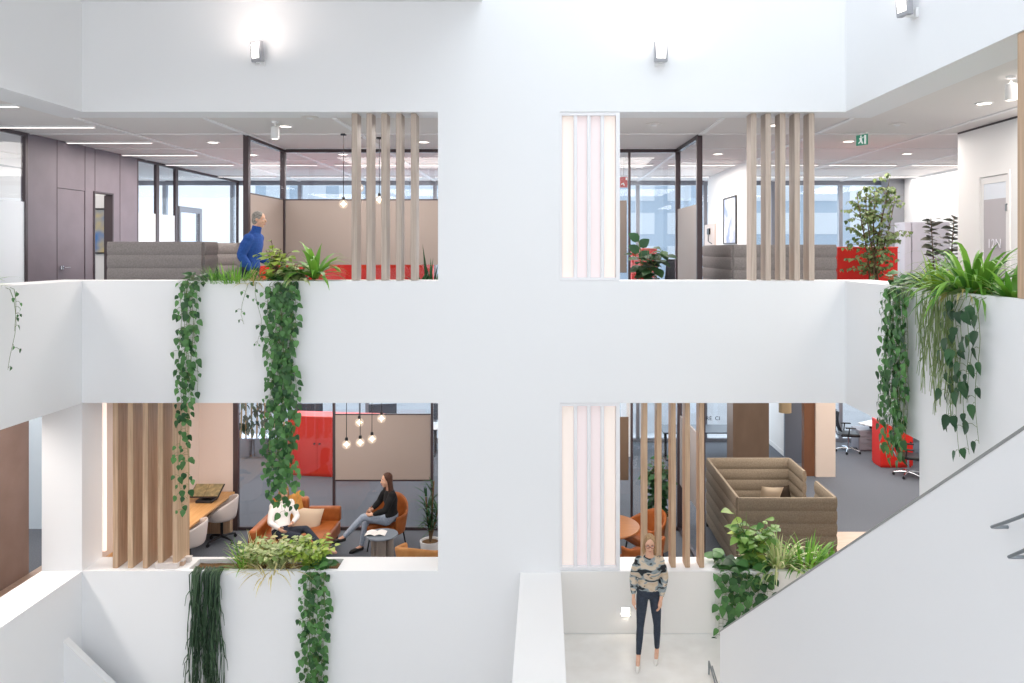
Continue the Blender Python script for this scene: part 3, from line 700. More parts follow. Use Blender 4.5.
def task_chair():
    """mesh-backed office chair with arms, facing local -Y"""
    t = thing('office_chair', 'x', 'office chair', (0, 0, 0), 'black mesh office chairs')
    b = MB(); b.rbox(-.24, .24, -.26, .22, .44, .52, .035); b.make('seat', BLACK, t, world=False, smooth=40)
    g = []
    for i in range(9):
        v = i/8; r = []
        for j in range(9):
            u = -1+j/4; w_ = .22*(1-.18*v*v)*(1-.15*(1-v)**2); r.append(V((u*w_, .25+.06*math.sin(v*PI*.9)+.05*v-.05*u*u, .58+.5*v)))
        g.append(r)
    b = MB(); b.sheet(g); bk = b.make('backrest', DARKM, t, world=False, smooth=80, solid=.012)
    fr = [g[0][k] for k in range(9)]+[g[i][8] for i in range(1, 9)]+[g[8][k] for k in range(7, -1, -1)]+[g[i][0] for i in range(7, -1, -1)]
    b = MB(); b.tube(fr, .014, 8); b.make('back_frame', BLACK, bk, world=False, smooth=60)
    b = MB(); b.tube([(0, .1, .43), (0, .27, .45), (0, .33, .6), (0, .31, .78)], .022, 8); b.make('back_bracket', CHROME, t, world=False, smooth=60)
    for s in (-1, 1):
        b = MB(); b.tube([(s*.2, .05, .46), (s*.3, .05, .48), (s*.3, .03, .68)], .016, 8); a = b.make('armrest', BLACK, t, world=False, smooth=60)
        b = MB(); b.rbox(s*.3-.04, s*.3+.04, -.13, .13, .68, .71, .012); b.make('arm_pad', BLACK, a, world=False, smooth=40)
    b = MB(); b.cyl((0, 0), .026, .1, .44, 14); b.make('gas_column', CHROME, t, world=False, smooth=40)
    b = MB()
    for k in range(5):
        a = PI/2+k*2*PI/5; b.tube([(0, 0, .11), (.16*math.cos(a), .16*math.sin(a), .105), (.31*math.cos(a), .31*math.sin(a), .075)], [.034, .022, .016], 8)
    b.make('star_base', CHROME, t, world=False, smooth=40)
    for k in range(5):
        a = PI/2+k*2*PI/5; b = MB(); x, y = .31*math.cos(a), .31*math.sin(a); b.tube([(x-.018, y, .032), (x+.018, y, .032)], .032, 12); b.make('caster', BLACK, t, world=False)
    return t
shell_chair('pale shell chair at the oak desk, nearer to the oak fins', (-5.93, 2.1, 0), math.radians(-80))
shell_chair('pale shell chair at the oak desk, at the far end', (-5.90, 3.3, 0), math.radians(-75))
oc = task_chair(); oc.location = (8.0, 9.45, 0); oc.rotation_euler = (0, 0, math.radians(80)); oc['label'] = 'black mesh office chair at the far white desk, lower right'
dup(oc, (8.55, 7.3, 0), math.radians(65), 'black office chair with chrome base under the trailing plant, lower right')
dup(oc, (FX(668, 5.2), 5.2, ZF2), math.radians(200), 'black mesh office chair behind the upper right glass')
dup(oc, (-5.7, 8.8, 0), math.radians(150), 'black office chair behind the red cabinet, lower left')
dup(oc, (-1.75, 7.2, 0), math.radians(120), 'black office chair at the far edge of the lower left glass')
# desks
def desk(label, c, sz, top, rz=0, h=.74, group=None):
    t = thing('desk', label, 'desk', c, group, rz); w, d = sz
    b = MB(); b.rbox(-w/2, w/2, -d/2, d/2, h-.03, h, .008, n=1); b.make('desktop', top, t, world=False)
    for sx_ in (-1, 1):
        b = MB(); x = sx_*(w/2-.12); b.box(x-.03, x+.03, -d/2+.08, d/2-.08, 0, .03); b.box(x-.03, x+.03, -.04, .04, .03, h-.06); b.box(x-.03, x+.03, -d/2+.08, d/2-.08, h-.06, h-.03); b.make('leg', BLACK if top is not WPLAST else WPLAST, t, world=False)
    return t
WT = mat('white_desktop', (.86, .86, .87), .3)
desk('long white desk by the facade, lower right', (9.35, 8.85, 0), (2.4, .85), WT, math.radians(-55), group='office desks')
desk('pale oak desk beside the red cabinet, lower right', (9.6, 6.6, 0), (1.9, .8), mat('pale_oak_top', '#e2c3a2', .4), math.radians(-70), group='office desks')
for x, lb in ((-6.0, 'behind the red cabinet'), (-3.75, 'behind the glowing bulbs'), (-1.6, 'at the edge of the front wall')):
    desk('white office desk by the lower facade, '+lb, (x, 9.3, 0), (2.0, .8), WT, 0, group='office desks')
desk('dark edged meeting table under the lettered wall', (FX(703, 9), 8.95, 0), (2.2, .9), mat('dark_blue_top', '#35404f', .4), 0, group=None)
SCR = mat('screen_black', '#3a4450', .25)
for i, (x, y, rz, lb) in enumerate([(-4.25, 9.3, 10, 'left of the bulb cords'), (-2.6, 9.3, -8, 'right of the bulb cords'), (-6.2, 9.35, 5, 'behind the red cabinet')]):
    t = thing('monitor', 'flat computer screen on a white desk, '+lb, 'computer screen', (x, y, .741), 'computer screens on the lower office desks', math.radians(rz))
    b = MB(); b.rbox(-.36, .36, -.02, .02, .14, .56, .008, n=1); b.make('screen', SCR, t, world=False)
    b = MB(); b.box(-.03, .03, .02, .04, .01, .3); b.rbox(-.13, .13, -.09, .09, 0, .012, .005, n=1); b.make('stand', BLACK, t, world=False)
t = thing('drawer_unit', 'low grey drawer unit under the far white desk, lower right', 'drawer unit', (8.6, 9.75, 0))
b = MB(); b.rbox(8.3, 8.9, 9.5, 10.0, .02, .56, .01, n=1); b.make('body', mat('drawer_grey', '#8d8a92', .5), t)
for k in range(3):
    b = MB(); b.rbox(8.31, 8.89, 9.485, 9.5, .05+.17*k, .2+.17*k, .004, n=1); dr = b.make('drawer', mat('drawer_grey', '#8d8a92', .5), t)
    b = MB(); b.box(8.5, 8.7, 9.47, 9.485, .15+.17*k, .165+.17*k); b.make('handle', STEEL, dr)

# built-in oak desk with riser
t = thing('oak_desk', 'long warm oak desk top along the niche wall behind the fins', 'desk', (-6.2, 2.3, 0))
b = MB(); b.rbox(-6.565, -5.88, .6, 3.84, .71, .75, .006, n=1); b.make('desktop', WOODT, t)
b = MB(); b.box(-6.5, -5.92, 3.7, 3.83, 0, .71); b.make('end_panel', WOODW, t)
b = MB(); b.box(-6.5, -5.92, .62, .68, 0, .71); b.make('end_panel', WOODW, t)
area('desk_lamp_glow', (-6.3, 2.3, 1.55), (0, 0, 0), .15, .8, 8, (1, .88, .76))
t = thing('reading_lamp', 'small warm reading lamp on the niche wall above the oak desk', 'wall lamp', (-6.55, 2.3, 1.6))
b = MB(); b.box(-6.57, -6.545, 2.2, 2.4, 1.58, 1.7); b.tube([(-6.55, 2.3, 1.64), (-6.3, 2.3, 1.64)], .012, 8); b.make('arm', BLACK, t)
b = MB(); b.rbox(-6.4, -6.2, 1.9, 2.7, 1.57, 1.62, .02); b.make('shade', BLACK, t, smooth=40)
p = P(203, 488, 3.3); zt = .75
t = thing('book_stand', 'black angled stand holding an open folder at the end of the oak desk', 'stand', (-6.17, 3.3, zt))
b = MB(); b.rbox(-6.32, -6.02, 3.16, 3.42, zt+.001, zt+.05, .01); b.box(-6.27, -6.07, 3.3, 3.4, zt+.05, zt+.16); b.make('base', BLACK, t)
M = Matrix.Translation((-6.17, 3.3, zt+.19)) @ Matrix.Rotation(math.radians(28), 4, 'X')
b = MB(); b.rbox(-.27, .27, -.17, .17, -.015, .0, .006, M, n=1); b.make('tray', BLACK, t)
tt = thing('open_folder', 'open folder with greenish pages on the black stand', 'folder', (-6.17, 3.3, zt+.2))
b = MB(); b.rbox(-.25, -.005, -.15, .15, .002, .018, .004, M, n=1); b.rbox(.005, .25, -.15, .15, .002, .018, .004, M, n=1); b.make('pages', mat('folder_pages', '#6d6447', .6, '#93805d', (14, 14, 14)), tt)
b = MB(); b.rbox(-.26, .26, -.155, .155, .0005, .002, .0005, M, n=1); b.make('cover', mat('folder_cover', '#332c26', .6), tt)

# ------------------------------------------------------------------ lounge: sofa, armchairs, table, bulbs
t = thing('sofa', 'cognac leather sofa in front of the lower left glass wall', 'sofa', (-4.35, 2.75, 0))
b = MB(); b.rbox(-4.95, -3.72, 2.2, 3.3, .16, .42, .05); b.make('seat', COGNAC, t, smooth=40)
b = MB(); b.rbox(-4.3, -3.72, 3.22, 3.34, .40, .66, .03); b.make('low_back', COGNAC, t, smooth=40)
b = MB(); b.rbox(-4.95, -4.3, 3.16, 3.36, .40, .84, .06); b.make('backrest', COGNAC, t, smooth=40)
b = MB(); b.rbox(-5.0, -4.86, 2.2, 3.3, .16, .60, .04); b.make('armrest', COGNAC, t, smooth=40)
for x in (-4.9, -3.78):
    for y in (2.3, 3.25):
        b = MB(); b.tube([(x, y, 0), (x, y, .17)], .018, 8); b.make('leg', BLACK, t)
cushion(P(306, 523, 2.95)+V((0, 0, .0)), .27, (math.radians(-16), math.radians(9), math.radians(10)), mat('beige_cushion', '#cdb79f', .9), 'beige cushion leaning on the cognac sofa')
cushion(P(290, 513, 3.05)+V((0, 0, .02)), .30, (math.radians(-12), math.radians(-22), math.radians(-8)), mat('ochre_cushion', '#c08a45', .9, '#a87436', (14, 3, 14)), 'ochre cushion leaning on the tall sofa back')
def armchair(label, loc, rz, m, h=.80, group='leather tub chairs'):
    """tub chair facing local -Y"""
    t = thing('armchair', label, 'armchair', loc, group, rz)
    b = MB(); b.rbox(-.26, .26, -.28, .24, .34, .46, .05); b.make('seat', m, t, world=False, smooth=40)
    ro, g = [], []
    N = 24
    for i in range(N+1):
        a = math.radians(-128+256*i/N); e = abs(a)/math.radians(128)
        top = .64+(h-.64)*(math.cos(min(1, e*1.15)*PI)*.5+.5)
        r = []
        for k in range(7):
            v = k/6; z = .30+(top-.30)*v; rad = .29+.055*v
            r.append(V((rad*math.sin(a)*1.03, rad*math.cos(a)-.0+.03*v, z)))
        g.append(r)
    b = MB(); b.sheet(g); b.make('back_shell', m, t, world=False, smooth=80, solid=.05, sub=1)
    for sx_ in (-1, 1):
        for sy_ in (-1, 1):
            b = MB(); b.tube([(sx_*.2, sy_*.2, .36), (sx_*.25, sy_*.25, 0)], .017, 8, .011); b.make('leg', BLACK, t, world=False)
    return t
armchair('cognac tub armchair with a woman in black seated on it', (-2.83, 3.02, 0), math.radians(-16), COGNAC, .90)
armchair('tan tub armchair seen from behind over the lower left sill', (-1.98, 1.42, 0), math.radians(168), TAN, .78)
armchair('orange tub armchair beside the round wooden table, in front', (1.54, 1.62, 0), math.radians(229), COGNAC, .80)
armchair('orange tub armchair beside the round wooden table, towards the potted plant', (FX(644, 2.45), 2.45, 0), math.radians(-60), COGNAC, .84)
def round_table(label, c, r, h, top, base, pill):
    t = thing('round_table', label, 'table', c); 
    b = MB(); b.lathe([(0, h-.03), (r-.015, h-.03), (r, h-.015), (r-.006, h), (0, h)], n=44); b.make('tabletop', top, t, world=False, smooth=40)
    if pill:
        for k in range(3):
            a = k*2*PI/3+.6; b = MB(); b.cyl((.12*math.cos(a), .12*math.sin(a)), .085, .01, h-.03, 20); b.make('pillar', base, t, world=False, smooth=40)
    else:
        b = MB(); b.cyl((0, 0), .035, .02, h-.03, 16); b.make('column', base, t, world=False, smooth=40)
    b = MB(); b.lathe([(0, 0), (r*.65, 0), (r*.65, .012), (0, .02)], n=36); b.make('foot', base, t, world=False, smooth=40)
    return t
round_table('round wooden table by the luminous panel, lower right', (.98, 2.1, 0), .6, .74, mat('brown_oak_top', '#a87246', .35, '#98643a', (4, 30, 4)), BLACK, False)
round_table('small round grey table in front of the seated woman', (-2.74, 2.2, 0), .27, .56, mat('grey_stone', '#7c8590', .5), mat('grey_wood', '#8f857d', .6), True)
t = thing('open_magazine', 'open white magazine on the small grey table', 'magazine', (-2.84, 2.2, .56))
for s in (-1, 1):
    b = MB(); g = []
    for i in range(6):
        u = i/5; g.append([V((-2.84+s*.17*u, 2.2+v, .565+.03*math.sin(PI*u)*(1-u*.3)+.002)) for v in (-.11, 0, .11)])
    b.sheet(g); b.make('page', mat('paper', '#ece9e6', .6), t, solid=.006)
BULB = emat('bulb_glow', '#ffd9b0', 2.2); BCORE = emat('bulb_core', '#fff0da', 14)
BGL = bpy.data.materials.new('bulb_glass'); BGL.use_nodes = True; nt = BGL.node_tree; nt.nodes.clear()
o_ = nt.nodes.new('ShaderNodeOutputMaterial'); t_ = nt.nodes.new('ShaderNodeBsdfTransparent'); e_ = nt.nodes.new('ShaderNodeEmission'); m_ = nt.nodes.new('ShaderNodeMixShader')
e_.inputs[0].default_value = (1, .80, .62, 1); e_.inputs[1].default_value = 1.0; m_.inputs[0].default_value = .38
nt.links.new(t_.outputs[0], m_.inputs[1]); nt.links.new(e_.outputs[0], m_.inputs[2]); nt.links.new(m_.outputs[0], o_.inputs[0])
def pendant(px, py, y, zc, label, group, r=.075):
    p = P(px, py, y)
    t = thing('pendant_lamp', label, 'pendant lamp', (p.x, y, zc), group)
    b = MB(); b.cyl((p.x, y), .05, zc-.025, zc, 18); b.make('ceiling_rose', BLACK, t, smooth=40)
    b = MB(); b.tube([(p.x, y, zc-.02), (p.x, y, p.z+r+.03)], .006, 6); b.make('cord', BLACK, t)
    b = MB(); b.lathe([(.0, p.z+r+.04), (.022, p.z+r+.04), (.028, p.z+r-.01), (0, p.z+r-.01)], (p.x, y, 0), 14); b.make('socket', BLACK, t, smooth=40)
    b = MB(); b.ell(p, r, r, r, 20, 14); b.make('globe', BGL, t, smooth=80)
    b = MB(); b.ell(p, r*.5, r*.5, r*.5, 16, 10); b.make('filament', BULB, t, smooth=80)
    b = MB(); b.ell(p, r*.68, r*.1, r*.1, 10, 8); b.ell(p, r*.1, r*.1, r*.68, 10, 8); b.make('core', BCORE, t, smooth=80)
for px, py, y, lb in [(346.5, 444.5, 1.9, 'lowest and leftmost of the five bulbs'), (359.3, 422.5, 2.3, 'upper one over the two middle bulbs'), (360.2, 442.5, 1.95, 'lower middle one of the five bulbs'), (372, 439, 2.05, 'right of the two lower middle bulbs'), (381.5, 418.5, 2.5, 'highest and rightmost of the five bulbs')]:
    pendant(px, py, y, ZB, 'glass bulb over the lounge, '+lb, 'glass bulbs in the lower left room')
for px, py, y, lb in [(343.5, 204, 2.0, 'left of the pale fins'), (359.5, 188, 2.3, 'behind the first gap of the pale fins'), (379.3, 200, 2.4, 'behind the second gap of the pale fins')]:
    pendant(px, py, y, ZT, 'glass bulb in the upper left room, '+lb, 'glass bulbs in the upper left room')
p = P(785, 407, 8.0)
t = thing('pendant_lamp', 'beige drum pendant near the blue grey wall, lower right', 'pendant lamp', (p.x, 8.0, ZB))
b = MB(); b.lathe([(.14, p.z-.13), (.15, p.z-.13), (.15, ZB-.2), (.14, ZB-.2)], (p.x, 8, 0), 24, close=True); b.make('shade', mat('beige_shade', '#cbb48e', .7), t, smooth=40)
b = MB(); b.tube([(p.x, 8, ZB-.25), (p.x, 8, ZB)], .006, 6); b.ell((p.x, 8, p.z), .05, .05, .05); b.make('cord', BLACK, t)

# framed pictures
def picture(label, c, w, h, axis, m):
    t = thing('framed_picture', label, 'picture', c)
    f = MB(); g = MB(); x, y, z = c; e = .03
    def bx(mb, u0, u1, v0, v1, d0, d1):
        if axis == 'x': mb.box(x+d0, x+d1, y+u0, y+u1, z+v0, z+v1)
        else: mb.box(x+u0, x+u1, y+d0, y+d1, z+v0, z+v1)
    s = -1
    for u0, u1, v0, v1 in ((-w/2, w/2, h/2-e, h/2), (-w/2, w/2, -h/2, -h/2+e), (-w/2, -w/2+e, -h/2+e, h/2-e), (w/2-e, w/2, -h/2+e, h/2-e)): bx(f, u0, u1, v0, v1, -.035, -.002)
    bx(g, -w/2+e, w/2-e, -h/2+e, h/2-e, -.02, -.004)
    f.make('frame', BLACK, t); g.make('print', m, t)
art = mat('abstract_print', '#e9e7e4', .6, '#8f9fc4', (3, 3, 3), detail=4)
y0 = FPX*4.33/(737-PX0)-10.5; y1 = FPX*4.33/(724.5-PX0)-10.5
picture('tall abstract print in a dark frame on the white wall, upper right', (4.33, (y0+y1)/2, (P(731, 196, y0).z+P(731, 243, y0).z)/2), y1-y0, 1.1, 'x', art)
p = P(101, 232, 5.3)
picture('small colourful print seen through the open taupe doorway', (FX(99.5, 5.3), 5.3, P(0, 231, 5.3).z), .55, .95, 'y', mat('colour_print', '#d9c06a', .6, '#4a7fc0', (2.2, 2.2, 2.2), detail=2))
# red pictogram sign behind the upper right glass
p0, p1 = P(619, 177, 5), P(627.5, 187.5, 5)
t = thing('fire_sign', 'small red sign hanging behind the upper right glass', 'sign', ((p0.x+p1.x)/2, 5, p0.z))
b = MB(); b.box(p0.x, p1.x, 5, 5.02, p1.z, p0.z); b.make('panel', mat('sign_red', '#d83327', .5), t)
b = MB(); cx = (p0.x+p1.x)/2; b.box(cx-.01, cx+.01, 5.0, 5.02, p0.z, ZT); b.make('hanger', ALU, t)
b = MB(); b.box(p1.x-.035, p1.x-.012, 4.99, 5, p0.z-.06, p0.z-.012); b.tube([(cx-.04, 4.99, p1.z+.06), (cx, 4.99, p1.z+.09), (cx+.02, 4.99, p1.z+.04)], .01, 6); b.make('symbol', mat('sign_white', '#ffffff', .5), t)
# reception items: coat hook board with phone on the white wall side
xw = 2.9
# exterior: office block across the street
t = thing('office_building', 'pale blue office block seen through the upper windows', 'building', (6, 60, -12))
b = MB(); b.box(-27, 42, 60, 72, -12, 26); b.make('facade', mat('bluish_facade', '#bccfe0', .6), t)
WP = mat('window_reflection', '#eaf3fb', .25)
for r in range(5):
    for c in range(20):
        x = -26+3.4*c; z = -2.5+3.1*r
        b = MB(); b.box(x, x+2.2, 59.9, 60, z, z+2.0); b.make('window', WP, t)
# ------------------------------------------------------------------ planting
R = random.Random(7)
def U(a, b): return R.uniform(a, b)
G1 = leafmat('pothos_leaf', '#1f4a29', '#659a56'); G2 = leafmat('dark_leaf', '#1f4029', '#3f6b40'); G3 = leafmat('lime_leaf', '#7fa63a', '#c3d565')
G4 = leafmat('variegated_leaf', '#8fae62', '#e6e6b4'); G5 = leafmat('fresh_leaf', '#4c8a2f', '#8fc24c'); G6 = leafmat('rhipsalis_stem', '#243d2e', '#5f7d5c'); G7 = leafmat('pale_thread', '#7f9a5e', '#a9bb82')
G8 = leafmat('rubber_leaf', '#2a3129', '#4a4a3e'); G9 = leafmat('ficus_leaf', '#4d6a3c', '#93a56b'); G10 = leafmat('straw_leaf', '#b9a85e', '#ddd39a')
def frame(d, nrm):
    d = d.normalized(); s = d.cross(nrm)
    if s.length < 1e-3: s = d.cross(V((.3, .5, .8)))
    s.normalize(); return d, s, s.cross(d)
HEART = [(0, .10), (.04, .27), (.22, .39), (.45, .35), (.7, .22), (.9, .08), (1, 0)]
OVAL = [(0, .02), (.2, .3), (.45, .4), (.7, .3), (.9, .12), (1, 0)]
LANCE = [(0, .03), (.25, .17), (.5, .2), (.75, .13), (1, 0)]
def leaf(mb, p, d, nrm, L, prof=HEART, fold=.18, droop=.25):
    """one leaf blade: base p, direction d, upper side nrm"""
    d, s, n = frame(d, nrm); vs = []; fs = []
    for t, w in prof:
        c = p+d*(L*t)-n*(droop*L*t*t)
        vs += [c+s*(w*L)+n*(fold*w*L), c, c-s*(w*L)+n*(fold*w*L)]
    for i in range(len(prof)-1):
        a = 3*i; fs += [(a, a+1, a+4, a+3), (a+1, a+2, a+5, a+4)]
    mb.add(vs, fs)
def strap(mb, p, d, L, W, arch=.5, n=7, fold=.15, twist=0, tipdrop=0):
    """long arching blade"""
    d = d.normalized(); h = V((d.x, d.y, 0)); h = h.normalized() if h.length > .05 else V((U(-1, 1), U(-1, 1), 0)).normalized()
    s = h.cross(V((0, 0, 1))).normalized(); vs = []; fs = []
    c = V(p); dirv = d.copy()
    for i in range(n+1):
        t = i/n; w = W*(math.sin(PI*min(1, t*.86+.14))**.7)*(1-t**4)+.0008
        up = s.cross(dirv).normalized()
        vs += [c+s*w+up*fold*w, c, c-s*w+up*fold*w]
        c = c+dirv*(L/n); dirv = (dirv+V((0, 0, -arch/n*(.4+1.6*t)))+h*(.15/n)).normalized()
    for i in range(n):
        a = 3*i; fs += [(a, a+1, a+4, a+3), (a+1, a+2, a+5, a+4)]
    mb.add(vs, fs)
def plant(name, label, cat, loc, group=None): return thing(name, label, cat, loc, group)
def finish(t, lf, stem, m, sm=STEM, leafname='foliage'):
    if lf.v:
        o = lf.make(leafname, m, t, smooth=180, fix=False)
    if stem.v: stem.make('stems', sm, t, smooth=60)
def vine(lf, sb, start, out, lat, L, size, step, wob=.04, lip=.1, spread=.09, taper=1.0, r=.004, up=.06):
    """trailing strand: leaves the planter at start, over the lip along out, then hangs down for L"""
    pts = [V(start), V(start)+out*lip*.5+V((0, 0, up)), V(start)+out*(lip+.03)+V((0, 0, .02))]
    ph = U(0, 6); fr = U(2.5, 5); o0 = U(.02, .06); x = pts[-1].copy(); n = max(4, int(L/.12))
    base = pts[-1].copy()
    for i in range(1, n+1):
        z = L*i/n
        pts.append(base+V((0, 0, -z))+lat*(wob*math.sin(ph+fr*z)*min(1, z*2))+out*(o0+.015*math.sin(ph*2+z*4)))
    sb.tube(pts, r, 5, r*.5)
    # leaves by arc length
    acc = 0; side = R.choice((-1, 1)); tot = L+.2; done = 0
    for a, b in zip(pts[:-1], pts[1:]):
        seg = (b-a).length; acc += seg; done += seg
        while acc > step:
            acc -= step*.72*U(.75, 1.25); side = -side; f = done/tot
            p = a.lerp(b, U(0, 1)); q = size*.72*U(.6, 1.2)*(1-(1-taper)*f)
            pet = lat*side*spread*U(.3, 1.1)+out*U(.01, .07)+V((0, 0, U(-.03, .03)))
            e = p+pet
            sb.tube([p, p+pet*.6+V((0, 0, .015)), e], r*.6, 4)
            dd = V((0, 0, -1))+lat*side*U(-.1, .9)+out*U(-.1, .5)
            nn = out+V((0, 0, U(.1, .8)))+lat*U(-.5, .5)
            leaf(lf, e, dd, nn, q)
OUTF, LATF = V((0, -1, 0)), V((1, 0, 0)); OUTR, LATR = V((-1, 0, 0)), V((0, 1, 0)); OUTL = V((1, 0, 0))
def hanging(label, x0, x1, ztop, lens, size, step, m, y=.12, face='f', group=None, lip=.14, spread=.09, wob=.04, name='trailing_pothos', mound=0, taper=1.0, cat='hanging plant'):
    """a trailing plant; x0..x1 runs along the parapet, lens = one length per strand"""
    lf, sb = MB(), MB(); n = len(lens)
    if face == 'f': o, l = OUTF, LATF; loc = ((x0+x1)/2, y, ztop)
    elif face == 'r': o, l = OUTR, LATR; loc = (XR+y, (x0+x1)/2, ztop)
    else: o, l = OUTL, LATR; loc = (XL-y, (x0+x1)/2, ztop)
    t = plant(name, label, cat, loc, group)
    for i, L in enumerate(lens):
        u = x0+(x1-x0)*(i+.5)/n+U(-.02, .02)
        st_ = V((u, y+U(-.02, .05), ztop-.06)) if face == 'f' else (V((XR+y, u, ztop-.06)) if face == 'r' else V((XL-y, u, ztop-.06)))
        vine(lf, sb, st_, o, l, L, size, step, wob, lip, spread, taper)
    for k in range(mound):
        u = U(x0, x1); p = V((u, y+U(-.1, .2), ztop+U(-.02, .1))) if face == 'f' else V((XR+y+U(-.1, .2), u, ztop+U(-.02, .1)))
        a = U(0, 2*PI); leaf(lf, p, V((math.cos(a), math.sin(a), U(-.2, .5))), V((0, 0, 1))+o*.5, size*U(.7, 1.2))
        sb.tube([p-V((0, 0, .15)), p], .004, 4)
    finish(t, lf, sb, m); return t
def soil(label, x0, x1, y0, y1, z):
    m = MB(); g = [[V((x0+(x1-x0)*i/14, y0+(y1-y0)*j/4, z+U(-.012, .012))) for j in range(5)] for i in range(15)]
    m.sheet(g); o = m.make('potting_soil', SOIL, solid=.02); tag(o, label, 'soil', None, 'stuff')
soil('soil filling the upper left parapet planter', -5.2, -2.88, .09, .39, ZU-.06)
soil('soil filling the lower left sill planter', -4.96, -2.92, .09, .39, ZS-.06)
soil('soil filling the lower right sill planter', 2.52, 4.08, .09, .39, ZS-.06)
soil('soil filling the right side parapet planter', 4.26, 4.64, -3.68, -.92, ZU-.06)
soil('soil filling the left side parapet planter', -6.9, -6.52, -2.18, -1.12, ZU-.06)
def tuft(name, label, c, n, L, W, m, arch=(.4, 1.2), tilt=(.2, 1.0), bias=(0, 0), rad=.04, cat='plant', stem=0, fold=.15, nseg=7):
    lf, sb = MB(), MB(); t = plant(name, label, cat, c); c = V(c)
    for k in range(n):
        a = 2*PI*k/n+U(-.3, .3); ti = U(*tilt)
        d = V((math.cos(a)*math.sin(ti)+bias[0], math.sin(a)*math.sin(ti)+bias[1], math.cos(ti)))
        strap(lf, c+V((math.cos(a)*rad*U(.2, 1), math.sin(a)*rad*U(.2, 1), stem*U(.3, 1))), d, L*U(.7, 1.1), W*U(.8, 1.15), U(*arch), nseg, fold)
    sb.tube([c-V((0, 0, .08)), c+V((0, 0, max(stem, .03)))], .016, 7, .01)
    finish(t, lf, sb, m, BARK if stem else STEM); return t
def bush(name, label, c, r, n, size, m, prof=OVAL, stems=7, cat='plant', sm=STEM, flat=.6, leafdroop=.25):
    """rounded leafy plant: stems fan out from c, leaves along them; r = (rx, ry, rz)"""
    lf, sb = MB(), MB(); t = plant(name, label, cat, c); c = V(c)
    for k in range(stems):
        a = 2*PI*k/stems+U(-.4, .4); q = U(.35, 1)
        tip = c+V((r[0]*math.cos(a)*q, r[1]*math.sin(a)*q, r[2]*U(.6, 1.05)))
        mid = c.lerp(tip, .5)+V((0, 0, r[2]*.15))
        pts = [c-V((0, 0, .08)), c.lerp(mid, .6), mid, mid.lerp(tip, .6), tip]; sb.tube(pts, .007, 6, .003)
        for j in range(max(2, n//stems)):
            f = .06+.94*(j+U(0, .8))/max(2, n//stems); f = min(f, 1)
            p = c.lerp(mid, min(1, f*2)) if f < .5 else mid.lerp(tip, f*2-1)
            b = U(0, 2*PI); d = V((math.cos(b), math.sin(b), U(-.3, flat)))
            e = p+d*size*.35; sb.tube([p, e], .003, 4)
            leaf(lf, e, d+V((0, 0, -.2)), V((0, -.35, 1)), size*U(.65, 1.15), prof, .15, leafdroop)
    finish(t, lf, sb, m, sm); return t

# upper left parapet
xu = lambda px: FX(px, 0.0)
hanging('long thin pothos hanging leftmost from the upper left parapet', xu(184), xu(199), ZU, [3.2, 1.75, 3.0, 1.9, 2.45, 1.6, 1.3, 1.5], .13, .115, G1, mound=14, spread=.06, wob=.03)
hanging('long dense pothos hanging from the upper left parapet below the dracaena', xu(272), xu(297), ZU, [2.95, 2.7, 3.0, 2.9, 3.05, 2.8, 3.15, 3.1, 2.75, 2.95, 3.0, 2.6, 2.3, 3.05], .135, .09, G1, mound=22, spread=.06, wob=.04)
hanging('short sparse strand hanging between the two long pothos plants', xu(244), xu(262), ZU, [.55, .85], .075, .17, G1, spread=.05, wob=.1)
tuft('fern', 'low bright green fern on the upper left parapet, left of the man', (xu(229), .22, ZU-.04), 170, .33, .009, G5, tilt=(.1, 1.4), rad=.36)
tuft('fern', 'small bright green fern at the top of the leftmost pothos', (xu(208), .2, ZU-.04), 80, .25, .010, G1, tilt=(.2, 1.4), rad=.22)
bush('croton', 'lime green leafed shrub with brown stems in front of the man in blue', (xu(271), .2, ZU-.04), (.26, .2, .58), 90, .14, G3, stems=10, sm=BARK)
tuft('grass_plant', 'pale straw coloured grass low on the upper left parapet', (xu(250), .16, ZU-.05), 60, .34, .010, G10, tilt=(.8, 1.5), arch=(.6, 1.3), rad=.16)
tuft('dracaena', 'broad leaved dracaena on the upper left parapet, beside the pale fins', (xu(311), .18, ZU-.02), 40, .62, .042, G5, tilt=(.1, 1.4), arch=(1.0, 2.3), rad=.05, stem=.12)
tuft('bird_nest_fern', 'light striped broad leaves drooping over the upper left parapet', (xu(297), .1, ZU-.02), 12, .36, .035, G4, tilt=(.6, 1.4), arch=(1.0, 2.2), rad=.05, bias=(0, -.25))
tuft('snake_plant', 'upright dark snake plant in the upper left opening, right end', (FX(431, .9), .9, ZF2+.55), 9, .75, .035, G2, tilt=(.02, .3), arch=(.02, .2), rad=.09)
t = thing('plant_pot', 'pale pot under the upright snake plant', 'plant pot', (FX(431, .9), .9, ZF2))
b = MB(); b.lathe([(0, 0), (.12, 0), (.17, .5), (.15, .5), (.14, .46), (0, .46)], n=28); b.make('pot', WPLAST, t, world=False, smooth=40)
b = MB(); b.lathe([(0, .44), (.14, .44), (.14, .5), (0, .52)], n=20); b.make('soil', SOIL, t, world=False)
tuft('peace_lily', 'low dark leaves beside the snake plant, upper left opening', (FX(420, .75), .75, ZU-.15), 16, .3, .035, G2, tilt=(.2, 1.1), rad=.05)
# left side parapet, at the edge of the picture
tuft('palm', 'green palm leaves on the left side parapet at the edge of the photo', (-6.72, -1.62, ZU-.03), 16, .5, .022, G5, tilt=(.5, 1.3), rad=.06, bias=(.2, 0))
hanging('thin strand with few round leaves hanging on the left side parapet', -1.52, -1.36, ZU, [.95, .5], .085, .2, G1, face='l', spread=.05, wob=.06)
